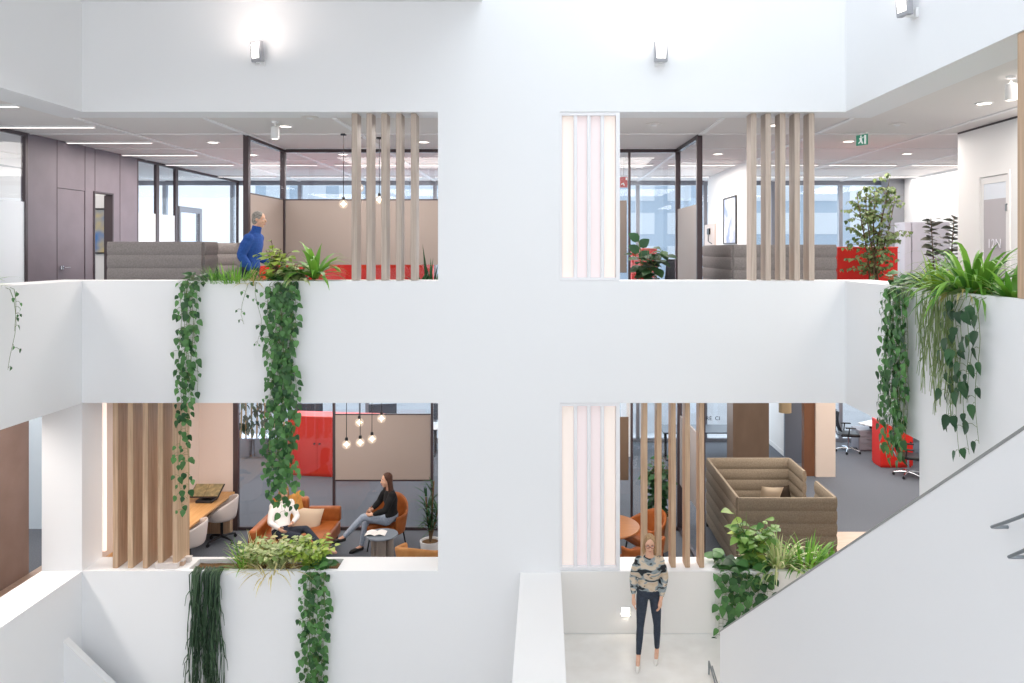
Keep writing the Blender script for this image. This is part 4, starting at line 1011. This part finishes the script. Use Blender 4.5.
# right side parapet
hanging('dense pothos hanging at the far end of the right side parapet', -2.0, -1.42, ZU, [1.7, 1.9, 1.6, 1.95, 1.85, 2.0, 1.7, 1.9, 2.0, 1.8, 1.6, 1.4, 1.9, 1.7], .145, .09, G1, face='r', mound=26, spread=.06, wob=.03)
def threads(label, along, fixed, ztop, n, L, m, face, name='mistletoe_cactus', r=.006, forks=3, dz=.12):
    lf, sb = MB(), MB(); o, l = (OUTF, LATF) if face == 'f' else (OUTR, LATR)
    loc = ((along[0]+along[1])/2, fixed, ztop) if face == 'f' else (XR+fixed, (along[0]+along[1])/2, ztop)
    t = plant(name, label, 'hanging plant', loc)
    for k in range(n):
        u = U(*along); p = V((u, fixed, ztop-.05)) if face == 'f' else V((XR+fixed, u, ztop-.05))
        LL = L*U(.45, 1.1); ph = U(0, 6); ou = U(.02, .12); lt = U(-.11, .11)
        pts = [p, p+o*(fixed*.5)+V((0, 0, dz*U(.5, 1)))]
        base = p+o*(fixed+ou)+V((0, 0, .03)); m_ = 9
        for i in range(m_+1):
            f = i/m_; pts.append(base+V((0, 0, -LL*f))+l*(lt*f+.02*math.sin(ph+5*f*LL))+o*(.02*math.sin(ph+4*f)))
        lf.tube(pts, r, 5, r*.6)
        for q in range(forks):
            i = R.randint(3, len(pts)-2); a = pts[i]; d = l*U(-1, 1)+o*U(0, .5)
            lf.tube([a, a+d*.05+V((0, 0, -.06)), a+d*.07+V((0, 0, -.2*U(.6, 1.4)))], r*.8, 4, r*.4)
    finish(t, lf, sb, m, leafname='trailing_stems')
threads('pale green thread like plant hanging in the middle of the right side parapet', (-2.9, -2.3), .12, ZU, 26, 1.2, G7, 'r', 'rhipsalis', r=.0065, forks=9)
hanging('sparse strands with large dark leaves hanging nearest on the right side parapet', -3.4, -2.85, ZU, [1.35, 1.0, 1.5, 1.55, .7, 1.2], .20, .2, G2, face='r', spread=.07, wob=.07)
tuft('peace_lily', 'big glossy broad leaved plant on the right side parapet', (4.42, -2.72, ZU-.02), 110, .80, .028, leafmat('lily_leaf', '#37762a', '#8fbf4e'), tilt=(.3, 1.5), arch=(1.1, 3.2), rad=.2)
tuft('spider_plant', 'bright green narrow leaved plant on the right side parapet, left of the broad leaves', (4.38, -2.12, ZU-.04), 46, .46, .024, G3, tilt=(.1, 1.3), rad=.14)
tuft('bromeliad', 'low green leaves on the right side parapet at the timber fin', (4.4, -3.4, ZU-.04), 36, .5, .03, G5, tilt=(.5, 1.5), rad=.08)
tuft('grass_plant', 'drooping straw coloured blades below the broad leaved plant', (4.28, -2.75, ZU-.03), 30, .4, .014, G10, tilt=(.9, 1.5), arch=(1.2, 2.4), rad=.14, bias=(-.35, 0))
bush('variegated_pothos', 'cream and green leaved mound between the croton and the dracaena', (xu(290), .18, ZU-.05), (.22, .2, .3), 90, .13, G4, HEART, 10)
bush('pothos', 'dark leafy mound at the top of the dense upper left pothos', (xu(281), .16, ZU-.05), (.3, .2, .2), 90, .12, G1, HEART, 10)
bush('pothos', 'low mound of round leaves at the corner of the right side parapet', (4.4, -1.35, ZU-.05), (.24, .5, .22), 70, .13, G1, HEART, 10)
# lower left sill
threads('dark green curtain of hanging cactus stems at the lower left sill', (xu(193), xu(222)), .12, ZS, 64, 2.2, G6, 'f', r=.0085, forks=5, dz=.09)
hanging('dense pothos hanging from the lower left sill', xu(305), xu(327), ZS, [2.4, 2.2, 2.3, 2.2, 2.4, 2.35, 2.1, 2.3, 1.9, 2.2], .14, .105, G1, mound=26, spread=.065, wob=.03)
tuft('fern', 'upright bright green fern at the left end of the lower left planter', (xu(238), .22, ZS-.05), 44, .42, .013, G5, tilt=(.1, 1.2), rad=.1)
tuft('asparagus_fern', 'pale feathery fern beside the bright green fern, lower left planter', (xu(249), .28, ZS-.05), 40, .5, .009, G4, tilt=(.1, .9), rad=.08)
bush('variegated_ivy', 'yellow green variegated mound filling the lower left planter', (xu(272), .20, ZS-.05), (.62, .26, .40), 520, .085, G4, HEART, 30)
bush('variegated_ivy', 'lime coloured mound at the right of the lower left planter', (xu(306), .21, ZS-.05), (.42, .26, .42), 380, .085, G3, HEART, 24)
tuft('grass_plant', 'straw coloured arching blades across the lower left planter', (xu(268), .18, ZS-.04), 90, .46, .010, G10, tilt=(.4, 1.4), arch=(.6, 1.4), rad=.36)
bush('nerve_plant', 'reddish brown stemmed shrub in the lower left planter', (xu(262), .33, ZS-.04), (.16, .14, .36), 40, .12, G10, OVAL, 7, sm=mat('rust_stem', '#8e5a35', .7))
# lower right sill
hanging('dark trailing pothos at the left of the lower right planter', xu(718), xu(768), ZS, [.85, .7, .5, .75, .6, .45, .6, .35, .55, .3, .5, .25], .19, .12, G1, mound=60, spread=.11)
bush('philodendron', 'large leaved light green philodendron in the lower right planter', (xu(757), .24, ZS-.05), (.46, .26, .66), 190, .14, leafmat('mid_leaf', '#3c7434', '#93bb5c'), HEART, 18)
bush('golden_pothos', 'yellow leaf shoots rising from the lower right planter', (xu(752), .26, ZS-.05), (.2, .14, .80), 12, .2, G3, HEART, 5)
tuft('spider_plant', 'light striped arching blades in the middle of the lower right planter', (xu(783), .22, ZS-.04), 80, .55, .018, G4, tilt=(.05, 1.4), arch=(.7, 2.2), rad=.14)
tuft('fern', 'bright green fern at the right end of the lower right planter', (xu(812), .22, ZS-.04), 80, .52, .018, G5, tilt=(.05, 1.3), arch=(.6, 2.0), rad=.2)
tuft('fern', 'green fern low beside the sloping stair panel', (xu(836), .24, ZS-.04), 36, .4, .02, G5, tilt=(.2, 1.3), rad=.12)

# indoor potted plants
def pot(label, c, r0, r1, h, m, lab='plant_pot'):
    t = thing(lab, label, 'plant pot', c)
    b = MB(); b.lathe([(0, 0), (r0, 0), (r1, h), (r1-.02, h), (r1-.03, h-.05), (0, h-.05)], n=32); b.make('pot', m, t, world=False, smooth=40)
    b = MB(); b.lathe([(0, h-.07), (r1-.035, h-.07), (r1-.035, h-.03), (0, h-.02)], n=24); b.make('soil', SOIL, t, world=False)
pot('pale pot on the carpet with a dark palm, lower left opening', (-1.98, 2.55, 0), .14, .18, .32, WPLAST)
lf, sb = MB(), MB(); c = V((-1.98, 2.55, .3)); t = plant('dragon_tree', 'dark spiky dragon tree at the right edge of the lower left opening', 'plant', c)
for k in range(4):
    tip = c+V((U(-.14, .14), U(-.12, .12), .3+.24*k)); sb.tube([c-V((0, 0, .03)), c.lerp(tip, .5), tip], .014, 7)
    for j in range(26):
        a = U(0, 2*PI); f = U(.3, 1); ti = U(.3, 1.5)
        strap(lf, c.lerp(tip, f), V((math.cos(a)*math.sin(ti), math.sin(a)*math.sin(ti), math.cos(ti))), U(.22, .38), .016, U(.4, 1.2), 5)
finish(t, lf, sb, G2, BARK)
c = (FX(658, 3.0), 3.0, 0); pot('tall beige pot behind the lower right oak fins', c, .2, .24, .62, mat('beige_pot', '#c5b29c', .6))
bush('rubber_fig', 'dark bushy plant in the tall beige pot behind the lower right fins', (c[0], c[1], .6), (.3, .28, 1.0), 260, .15, G2, OVAL, 16, sm=BARK, leafdroop=.4)
c = (FX(648, 1.4), 1.4, ZF2); pot('grey pot behind the upper right parapet beside the luminous panel', c, .18, .24, .8, WPLAST)
bush('rubber_plant', 'large leaved dark rubber plant beside the upper right luminous panel', (c[0], c[1], ZF2+.78), (.42, .3, .52), 80, .2, leafmat('glossy_dark_leaf', '#24402a', '#4a6b42'), OVAL, 9)
lf, sb = MB(), MB(); cc = V((c[0]-.12, c[1], ZF2+.8)); t = plant('shoot_plant', 'single dark curled shoot above the large leaved plant, upper right', 'plant', cc)
sb.tube([cc, cc+V((.02, 0, .4)), cc+V((-.03, 0, .62))], .008, 6)
for f, s in ((.55, 1), (.7, -1), (.85, 1), (1, -1)): leaf(lf, cc+V((-.02, 0, .62*f)), V((s*.7, -.2, .6)), V((0, -1, .3)), .2, OVAL)
finish(t, lf, sb, G2)
# slender tree in front of the wide red cabinet
c = V((FX(874, 2.75), 2.75, ZF2+.42)); pot('pale tub under the slender indoor tree, upper right', (c.x, c.y, ZF2), .24, .28, .45, WPLAST)
lf, sb = MB(), MB(); t = plant('weeping_fig', 'slender small leaved indoor tree in front of the wide red cabinet', 'tree', c)
for k in range(5):
    b0 = c+V((U(-.08, .08), U(-.06, .06), -.02)); top = c+V((-.32+.17*k, U(-.15, .15), 2.0+U(-.25, .15)))
    pts = [b0.lerp(top, f)+V((math.sin(f*5+k)*.04, math.cos(f*4+k)*.03, 0)) for f in [i/8 for i in range(9)]]; sb.tube(pts, .018, 7, .005)
    for j in range(30):
        f = U(.2, 1); p = b0.lerp(top, f); a = U(0, 2*PI); L = U(.2, .5)*(1.2-.45*f)
        e = p+V((math.cos(a)*L, math.sin(a)*L*.7, U(-.02, .2))); mid = p.lerp(e, .5)+V((0, 0, .06)); sb.tube([p, mid, e], .005, 5, .002)
        for q in range(10):
            g = U(.2, 1); lp = p.lerp(mid, g*2) if g < .5 else mid.lerp(e, g*2-1)
            a2 = U(0, 2*PI); leaf(lf, lp, V((math.cos(a2), math.sin(a2), -.7)), V((0, -.3, 1)), U(.045, .085), OVAL, .1, .4)
finish(t, lf, sb, G9, BARK)
# dark rubber plant with two columns
c = V((FX(941, 4.4), 4.4, ZF2+.4)); pot('grey tub under the dark two stemmed rubber plant, upper right', (c.x, c.y, ZF2), .2, .25, .42, mat('grey_pot', '#9a9794', .6))
lf, sb = MB(), MB(); t = plant('rubber_plant', 'dark two stemmed rubber plant in front of the grey cupboard, upper right', 'plant', c)
for s in (-.2, .26):
    top = c+V((s, 0, 1.52+s*.1)); sb.tube([c, c+V((s*.7, 0, .5)), top], .016, 7, .008)
    for j in range(46):
        f = .2+.8*j/46; p = c+V((s*(.5+.5*f), 0, 1.52*f)); a = j*2.4; leaf(lf, p, V((math.cos(a)+U(-.3, .3), math.sin(a)*.7, U(.1, .6))), V((U(-.3, .3), -.5, 1)), U(.15, .23), OVAL, .1, .35)
finish(t, lf, sb, G8, BARK)
# bamboo planter far behind the lower left glass
c = V((FX(262, 9.0), 9.0, 0)); t = thing('metal_planter', 'row of round steel planters far behind the lower left glass', 'plant pot', c)
for k in range(3):
    b = MB(); b.lathe([(0, .02), (.2, .02), (.22, .5), (.2, .5), (.19, .45), (0, .45)], (c.x-.45+.45*k, c.y, 0), 24); b.make('drum', CHROME, t, smooth=40)
b = MB(); b.box(c.x-.7, c.x+.8, c.y-.24, c.y+.24, .5, .53); b.make('tray', CHROME, t)
lf, sb = MB(), MB(); t = plant('bamboo', 'tall bamboo canes with dark leaves in the steel planters, lower left', 'plant', c+V((0, 0, .53)))
for k in range(12):
    x = c.x-.62+1.3*k/11; p0 = V((x, c.y+U(-.12, .12), .53)); p1 = p0+V((U(-.12, .12), U(-.1, .1), 2.4)); sb.tube([p0, p0.lerp(p1, .5), p1], .022, 7, .016)
    for j in range(34):
        f = U(.08, 1); a = U(0, 2*PI); leaf(lf, p0.lerp(p1, f)+V((math.cos(a)*.14, math.sin(a)*.1, 0)), V((math.cos(a), math.sin(a), -.6)), V((0, -.3, 1)), U(.14, .26), LANCE, .1, .4)
finish(t, lf, sb, leafmat('bamboo_leaf', '#26352b', '#4d5f4a'), mat('bamboo_cane', '#b4946a', .5))
# bare tree outside the left windows
lf, sb = MB(), MB(); c = V((-15.2, 19, 2.86)); t = plant('bare_tree', 'bare young tree outside the far left upper window', 'tree', c-V((0, 0, 3)))
sb.tube([c-V((0, 0, 3)), c+V((0, 0, 1)), c+V((.1, 0, 3))], .04, 6, .012)
for k in range(34):
    f = U(0, .95); p = c+V((.03, 0, 3*f)); a = U(0, 2*PI); L = U(.4, 1.0)*(1.1-f*.6)
    e = p+V((math.cos(a)*L*.6, math.sin(a)*L*.6, L)); sb.tube([p, p.lerp(e, .5)+V((0, 0, -.05)), e], .01, 4, .004)
finish(t, lf, sb, G9, mat('pale_bark', '#b5b7b8', .8))
# ------------------------------------------------------------------ people
def remesh(mb, name, m, parent, vox=.012, smooth=4):
    """fuse overlapping closed pieces into one continuous skin"""
    o = mb.make(name, m, parent)
    q = o.modifiers.new('fuse', 'REMESH'); q.mode = 'VOXEL'; q.voxel_size = vox
    q = o.modifiers.new('soften', 'SMOOTH'); q.factor = .5; q.iterations = smooth
    dg = bpy.context.evaluated_depsgraph_get(); dg.update()
    me = bpy.data.meshes.new_from_object(o.evaluated_get(dg)); o.modifiers.clear(); o.data = me
    if not me.materials: me.materials.append(m)
    me.polygons.foreach_set('use_smooth', [True]*len(me.polygons)); return o
def limb(mb, pts, rad, n=12):
    """tapering limb with rounded ends"""
    pts = [V(p) for p in pts]
    d0 = (pts[0]-pts[1]).normalized(); d1 = (pts[-1]-pts[-2]).normalized()
    mb.tube([pts[0]+d0*rad[0]*.7]+pts+[pts[-1]+d1*rad[-1]*.7], [rad[0]*.55]+list(rad)+[rad[-1]*.55], n)
def bez(a, b, c, n=5): return [a.lerp(b, i/n).lerp(b.lerp(c, i/n), i/n) for i in range(n+1)]
def trunk(mb, secs, n=20):
    """secs: (centre, side vector, front vector) with half widths already applied"""
    mb.skin([[c+s*math.cos(2*PI*k/n)+f*math.sin(2*PI*k/n) for k in range(n)] for c, s, f in secs])
def hand(mb, wrist, d, palm_n, thumb_side, s=1.0, curl=.5):
    """palm, four bent fingers of unequal length and a thumb from the palm's side"""
    d = d.normalized(); t = (thumb_side-d*thumb_side.dot(d)).normalized(); nn = d.cross(t)
    if nn.dot(palm_n) < 0: nn = -nn
    limb(mb, [wrist, wrist+d*.05*s, wrist+d*.085*s], [.024*s, .03*s, .03*s], 8)
    for k, (off, L) in enumerate(((.027, .075), (.009, .085), (-.009, .078), (-.026, .06))):
        b = wrist+d*.088*s+t*off*s; L *= s
        a = curl*(.8+.12*k); p1 = b+(d*math.cos(a*.5)+nn*math.sin(a*.5))*L*.45; p2 = p1+(d*math.cos(a*1.4)+nn*math.sin(a*1.4))*L*.32; p3 = p2+(d*math.cos(a*2.1)+nn*math.sin(a*2.1))*L*.25
        mb.tube([b-d*.02*s, b, p1, p2, p3], [.0095*s, .0095*s, .009*s, .008*s, .006*s], 7)
    b = wrist+d*.03*s+t*.026*s; p1 = b+(d*.6+t*.7+nn*.3).normalized()*.036*s; p2 = p1+(d*.9+t*.3+nn*.3).normalized()*.03*s; p3 = p2+(d+nn*.3).normalized()*.02*s
    mb.tube([b-t*.015*s, b, p1, p2, p3], [.012*s, .012*s, .011*s, .0095*s, .007*s], 7)
SKIN = mat('skin', '#e0b196', .55, '#d8a58a', (20, 20, 20)); LIP = mat('lips', '#b0605a', .5); EYEW = mat('eye_white', '#e9e4df', .3); EYED = mat('eye_iris', '#3a2c22', .3); BROW = mat('eyebrow', '#5a4333', .8)
def person(name, label, J, mats, head_f, hair, sleeves=1, female=True, shoes='flat', hand_dir=None, glasses=False, vox=.012, group=None):
    J = {k: V(v) for k, v in J.items()}
    t = thing('person', label, 'person', (J['pel'].x, J['pel'].y, min(v.z for v in J.values())-.02), group)
    up = (J['chest']-J['pel']).normalized(); side = (J['shR']-J['shL']).normalized(); fwd = side.cross(up).normalized()
    if fwd.dot(V(J['face'])) < 0: fwd = -fwd
    hs = (J['hipR']-J['hipL']).normalized()
    k = .93 if female else 1.05
    def sec(u, a, b, s=side, off=0): 
        c = J['pel'].lerp(J['chest'], u) if u <= 1 else J['chest'].lerp(J['neck'], u-1)
        return (c+fwd*off, s*a*k, fwd*b*k)
    tor = [sec(-.25, .11, .09, hs), sec(-.1, .165, .115, hs), sec(.12, .178, .12, hs), sec(.4, .15, .102, hs.lerp(side, .5)), sec(.6, .142, .098), sec(1, .165, .12, off=.01 if female else 0), sec(1.45, .172, .1), sec(1.75, .12, .075), sec(1.95, .062, .056)]
    def grown(secs, g): return [(c, s*(1+g/s.length), f*(1+g/f.length)) for c, s, f in secs]
    H = J['head']; hf = V(head_f).normalized(); hu = V(J.get('headup', V((0, 0, 1)))); hs_ = hf.cross(hu).normalized(); hu = hs_.cross(hf).normalized()
    HM = Matrix((hs_, hf, hu)).transposed()
    # body
    b = MB(); trunk(b, grown(tor, -.012))
    limb(b, [J['neck']-(J['neck']-J['chest']).normalized()*.03, J['neck'].lerp(H, .4), H-hu*.06-hf*.015], [.058, .05, .052])
    M4 = HM.to_4x4()
    b.ell(H+hu*.025-hf*.012, .074, .094, .093, 18, 12, M4); b.ell(H-hu*.035+hf*.018, .06, .07, .082, 16, 10, M4); b.ell(H-hu*.098+hf*.05, .03, .028, .024, 12, 8, M4)
    b.tube([H+hf*.083+hu*.015, H+hf*.098-hu*.012, H+hf*.108-hu*.03, H+hf*.09-hu*.037], [.009, .011, .014, .01], 8)
    for s in (-1, 1):
        b.ell(H+hs_*s*.074-hu*.008-hf*.012, .01, .02, .032, 10, 7, M4); b.ell(H+hs_*s*.03+hf*.072-hu*.03, .022, .016, .018, 10, 7, M4)
    b.tube([H+hs_*-.022+hf*.084-hu*.068, H+hf*.094-hu*.066, H+hs_*.022+hf*.084-hu*.068], [.006, .009, .006], 7)
    f_ = k
    for q in ('L', 'R'):
        s = -1 if q == 'L' else 1
        limb(b, [J['sh'+q], J['sh'+q].lerp(J['el'+q], .35), J['el'+q]], [.043*f_, .042*f_, .035*f_]); limb(b, [J['el'+q], J['el'+q].lerp(J['wr'+q], .3), J['wr'+q]], [.037*f_, .038*f_, .025*f_])
        limb(b, [J['hip'+q], J['hip'+q].lerp(J['kn'+q], .4), J['kn'+q]], [.08*f_, .072*f_, .05*f_]); limb(b, [J['kn'+q], J['kn'+q].lerp(J['an'+q], .3), J['an'+q]], [.05*f_, .052*f_, .032*f_])
        limb(b, [J['an'+q], J['an'+q].lerp(J['toe'+q], .5), J['toe'+q]], [.034*f_, .032*f_, .02*f_])
        dd, th = (hand_dir or {}).get(q, ((J['wr'+q]-J['el'+q]), fwd)); hand(b, J['wr'+q], V(dd), -side*s, V(th), .98 if female else 1.1, .45)
    body = remesh(b, 'body', SKIN, t, .0085, 3)
    # clothes
    g = MB(); trunk(g, grown(tor[2:], .012 if female else .018)[:-1]+[(tor[-1][0]-fwd*.01-up*.01, tor[-1][1]*1.25, tor[-1][2]*1.25)])
    if sleeves:
        for q in ('L', 'R'):
            e = J['el'+q].lerp(J['wr'+q], sleeves if sleeves < 1 else .93)
            bag = mats.get('bag', 0)
            g.ell(J['sh'+q].lerp(J['chest'], .06), .075*f_, .075*f_, .075*f_)
            limb(g, [J['sh'+q].lerp(J['chest'], .18), J['sh'+q].lerp(J['el'+q], .4), J['el'+q]], [.07*f_+bag*.5, .064*f_+bag, .053*f_+bag]); limb(g, [J['el'+q], J['el'+q].lerp(e, .6), e], [.05*f_+bag, .047*f_+bag, .036*f_+bag*.4])
    if mats.get('collar'): g.tube([J['neck']-up*.05, J['neck']+(H-J['neck'])*.38], .078, 14, .07)
    remesh(g, 'shirt', mats['shirt'], t, vox, 4)
    g = MB(); trunk(g, grown(tor[:4], .010))
    for q in ('L', 'R'):
        e = J['kn'+q].lerp(J['an'+q], mats.get('hem', .95)); w_ = mats.get('leg', 0)
        limb(g, [J['hip'+q], J['hip'+q].lerp(J['kn'+q], .4), J['kn'+q]], [.094*f_, .084*f_+w_*.5, .06*f_+w_]); limb(g, [J['kn'+q], J['kn'+q].lerp(e, .35), e], [.06*f_+w_, .059*f_+w_, .043*f_+w_])
    remesh(g, 'trousers', mats['trousers'], t, vox, 4)
    for q in ('L', 'R'):
        a, o_ = J['an'+q], J['toe'+q]; d = (o_-a); 
        g = MB()
        if shoes == 'heel':
            dn = V((0, 0, -1)); heel = a+V((0, 0, -.05))-V((d.x, d.y, 0)).normalized()*.02
            limb(g, [heel, heel.lerp(o_, .45)+dn*.0, o_, o_+d.normalized()*.035], [.031, .034, .031, .012]); g.tube([heel+dn*.01, heel+V((0, 0, -.075))], .012, 8, .006)
        else:
            limb(g, [a+V((0, 0, -.04))-d.normalized()*.02, a.lerp(o_, .5)+V((0, 0, -.012)), o_, o_+d.normalized()*.03], [.04*f_, .043*f_, .04*f_, .024*f_])
        g.make('shoe', mats['shoe'], t, smooth=60)
    for s in (-1, 1):
        e = H+hs_*s*.031+hf*.079+hu*.004
        g = MB(); g.ell(e, .0125, .009, .0085, 10, 7, M4); ey = g.make('eye', EYEW, t, smooth=80)
        g = MB(); g.ell(e+hf*.006, .0058, .004, .0058, 8, 6, M4); g.make('iris', EYED, ey, smooth=80)
        g = MB(); g.tube([e+hs_*s*-.012+hu*.019+hf*.007, e+hu*.023+hf*.009, e+hs_*s*.017+hu*.018], .0034, 6); g.make('eyebrow', mats.get('brow', BROW), t)
    g = MB(); g.ell(H+hf*.093-hu*.067, .02, .006, .0065, 10, 6, M4); g.make('mouth', LIP, t, smooth=80)
    if glasses:
        g = MB()
        for s in (-1, 1):
            c = H+hs_*s*.032+hf*.098+hu*.002; g.tube([c+hs_*math.cos(a)*.025+hu*math.sin(a)*.019 for a in [i*PI/7 for i in range(15)]], .003, 6)
            g.tube([c+hs_*s*.025, H+hs_*s*.074-hf*.01+hu*.012], .0025, 5)
        g.tube([H-hs_*.008+hf*.1, H+hs_*.008+hf*.1], .003, 5); g.make('glasses', mat('red_brown_frame', '#7d3a34', .4), t)
    # hair
    g = MB(); L = hair['len']
    g.ell(H+hu*.036-hf*.022, .084, .095, .092, 18, 12, M4)
    g.ell(H-hu*.01-hf*.045, .08, .07, .085, 16, 10, M4)
    if L > .05:
        for k_ in range(9):
            a = math.radians(-88+176*k_/8); p0 = H+hu*.05+hs_*math.sin(a)*.06-hf*math.cos(a)*.06
            p1 = H-hu*.05+hs_*math.sin(a)*.072-hf*(math.cos(a)*.075+.01)
            p2 = H-V((0, 0, .08+L*U(.75, 1)))+hs_*math.sin(a)*.08-hf*(math.cos(a)*.085+.02)+hair.get('fall', V((0, 0, 0)))
            g.tube([p0, p1, p1.lerp(p2, .5), p2], [.022, .026, .026, .010], 8)
    remesh(g, 'hair', hair['mat'], t, .009, 3)
    return t

def jm(name, a, b): return mat(name, a, .9, b, (40, 40, 40))
JEANS_D = jm('dark_jeans', '#3a424f', '#313845'); JEANS_L = jm('light_jeans', '#a3adbd', '#8f9bad')
# patterned blouse: black and grey brush shapes on sand
BL = mat('printed_blouse', '#c8b8a2', .8, '#c8b8a2'); nt = BL.node_tree
rp = [n for n in nt.nodes if n.type == 'VALTORGB'][0]; nz = [n for n in nt.nodes if n.type == 'TEX_NOISE'][0]; mp = [n for n in nt.nodes if n.type == 'MAPPING'][0]
mp.inputs['Scale'].default_value = (6, 6, 13); mp.inputs['Rotation'].default_value = (0, .6, 0); nz.inputs['Detail'].default_value = 1.5; nz.inputs['Distortion'].default_value = .8
el = rp.color_ramp.elements; el[0].position = .40; el[0].color = lin('#23262a'); el[1].position = .44; el[1].color = lin('#8d9698')
for p_, c_ in ((.49, '#8d9698'), (.52, '#cdbda8'), (.64, '#c5b096'), (.67, '#3b3d42')): e_ = el.new(p_); e_.color = lin(c_)
# woman walking on the landing
fx, fy = 1.34, -.72
person('person', 'woman with blond hair in a printed blouse and dark jeans walking across the landing', dict(
    pel=(fx, fy, .99), chest=(fx+.01, fy-.02, 1.28), neck=(fx+.01, fy-.035, 1.50), head=(fx+.005, fy-.06, 1.665), face=(0, -1, 0),
    shL=(fx-.14, fy-.02, 1.42), shR=(fx+.16, fy-.02, 1.42), elL=(fx-.21, fy+.03, 1.17), elR=(fx+.225, fy+.0, 1.17), wrL=(fx-.215, fy-.07, .93), wrR=(fx+.15, fy-.13, .92),
    hipL=(fx-.085, fy, .93), hipR=(fx+.09, fy, .93), knL=(fx-.125, fy-.07, .52), knR=(fx+.115, fy-.02, .52), anL=(fx-.155, fy-.1, .125), anR=(fx+.125, fy+.07, .135), toeL=(fx-.185, fy-.25, .03), toeR=(fx+.09, fy-.07, .03)),
    dict(shirt=BL, trousers=JEANS_D, shoe=mat('white_pumps', '#e9e3dc', .35), hem=.9, leg=-.004, bag=.006), (-.05, -1, -.16), dict(len=.10, mat=mat('blond_hair', '#b4926a', .6, '#8f7050', (60, 60, 10))), .8, True, 'heel', glasses=True).scale = (.935, .935, .935)
# man in blue behind the upper left planter
mx, my, mz = -4.47, .95, ZF2
person('person', 'grey haired man in a blue pullover seen from the side behind the upper left planter', dict(
    pel=(mx, my, mz+.98), chest=(mx+.03, my, mz+1.30), neck=(mx+.09, my, mz+1.58), head=(mx+.145, my, mz+1.745), face=(1, -.1, 0),
    shL=(mx+.07, my+.19, mz+1.47), shR=(mx+.05, my-.19, mz+1.46), elL=(mx+.0, my+.27, mz+1.2), elR=(mx-.03, my-.26, mz+1.2), wrL=(mx+.2, my+.24, mz+1.07), wrR=(mx+.12, my-.27, mz+.98),
    hipL=(mx, my+.09, mz+.93), hipR=(mx, my-.09, mz+.93), knL=(mx+.14, my+.1, mz+.5), knR=(mx-.04, my-.1, mz+.5), anL=(mx+.1, my+.1, mz+.09), anR=(mx-.2, my-.1, mz+.11), toeL=(mx+.25, my+.12, mz+.03), toeR=(mx-.05, my-.12, mz+.03)),
    dict(shirt=jm('blue_pullover', '#2f58a5', '#284c92'), trousers=JEANS_D, shoe=BLACK, bag=.012, collar=True, brow=mat('grey_brow', '#6b6560', .8)), (1, -.06, -.08), dict(len=0, mat=mat('grey_hair', '#aaa39c', .7, '#6f6963', (60, 60, 60))), 1, False)
# woman in black seated in the armchair
wx, wy = -2.72, 2.90
person('person', 'seated woman with long brown hair, black top and light jeans', dict(
    pel=(wx, wy, .60), chest=(wx-.015, wy+.02, .90), neck=(wx-.035, wy+.0, 1.10), head=(wx-.085, wy-.03, 1.265), face=(-.9, -.5, 0),
    shL=(wx+.05, wy-.17, 1.05), shR=(wx-.12, wy+.16, 1.05), elL=(wx-.05, wy-.26, .80), elR=(wx-.25, wy+.18, .82), wrL=(wx-.27, wy-.22, .72), wrR=(wx-.33, wy-.02, .75),
    hipL=(wx-.05, wy-.1, .56), hipR=(wx-.05, wy+.08, .56), knL=(wx-.46, wy-.16, .66), knR=(wx-.45, wy+.02, .53), anL=(wx-.78, wy-.27, .34), anR=(wx-.52, wy-.06, .10), toeL=(wx-.93, wy-.3, .27), toeR=(wx-.68, wy-.12, .03)),
    dict(shirt=mat('black_top', '#141416', .85), trousers=JEANS_L, shoe=BLACK, hem=.93, leg=.004, bag=.01), (-.8, -.6, -.03), dict(len=.33, mat=mat('brown_hair', '#54301f', .6, '#3c2216', (60, 60, 10)), fall=V((.03, -.02, 0))), 1, True,
    hand_dir={'L': ((-1, .2, -.2), (0, 0, 1)), 'R': ((-.6, -.7, -.2), (0, 0, 1))})
# person on the sofa, mostly behind the plants
sx_, sy_ = -4.5, 2.42
person('person', 'person in a white top and dark jeans lounging on the cognac sofa behind the plants', dict(
    pel=(sx_, sy_, .53), chest=(sx_-.06, sy_+.16, .78), neck=(sx_-.07, sy_+.24, .98), head=(sx_-.04, sy_+.22, 1.12), face=(.6, -.8, 0),
    shL=(sx_-.19, sy_+.1, .92), shR=(sx_+.06, sy_+.3, .92), elL=(sx_-.16, sy_-.1, .70), elR=(sx_+.2, sy_+.2, .70), wrL=(sx_+.04, sy_-.22, .64), wrR=(sx_+.2, sy_-.04, .68),
    hipL=(sx_-.02, sy_-.08, .50), hipR=(sx_+.1, sy_+.02, .50), knL=(sx_+.42, sy_-.32, .54), knR=(sx_+.5, sy_-.26, .66), anL=(sx_+.5, sy_-.66, .14), anR=(sx_+.86, sy_-.52, .45), toeL=(sx_+.62, sy_-.8, .04), toeR=(sx_+1.06, sy_-.58, .40)),
    dict(shirt=mat('white_top', '#e6e2df', .8), trousers=jm('navy_jeans', '#2e3442', '#262b37'), shoe=mat('nude_shoe', '#c59a88', .5), hem=.9), (.5, -.85, -.2), dict(len=.3, mat=mat('golden_hair', '#b58750', .6, '#8f6638', (60, 60, 10))), .9, True)
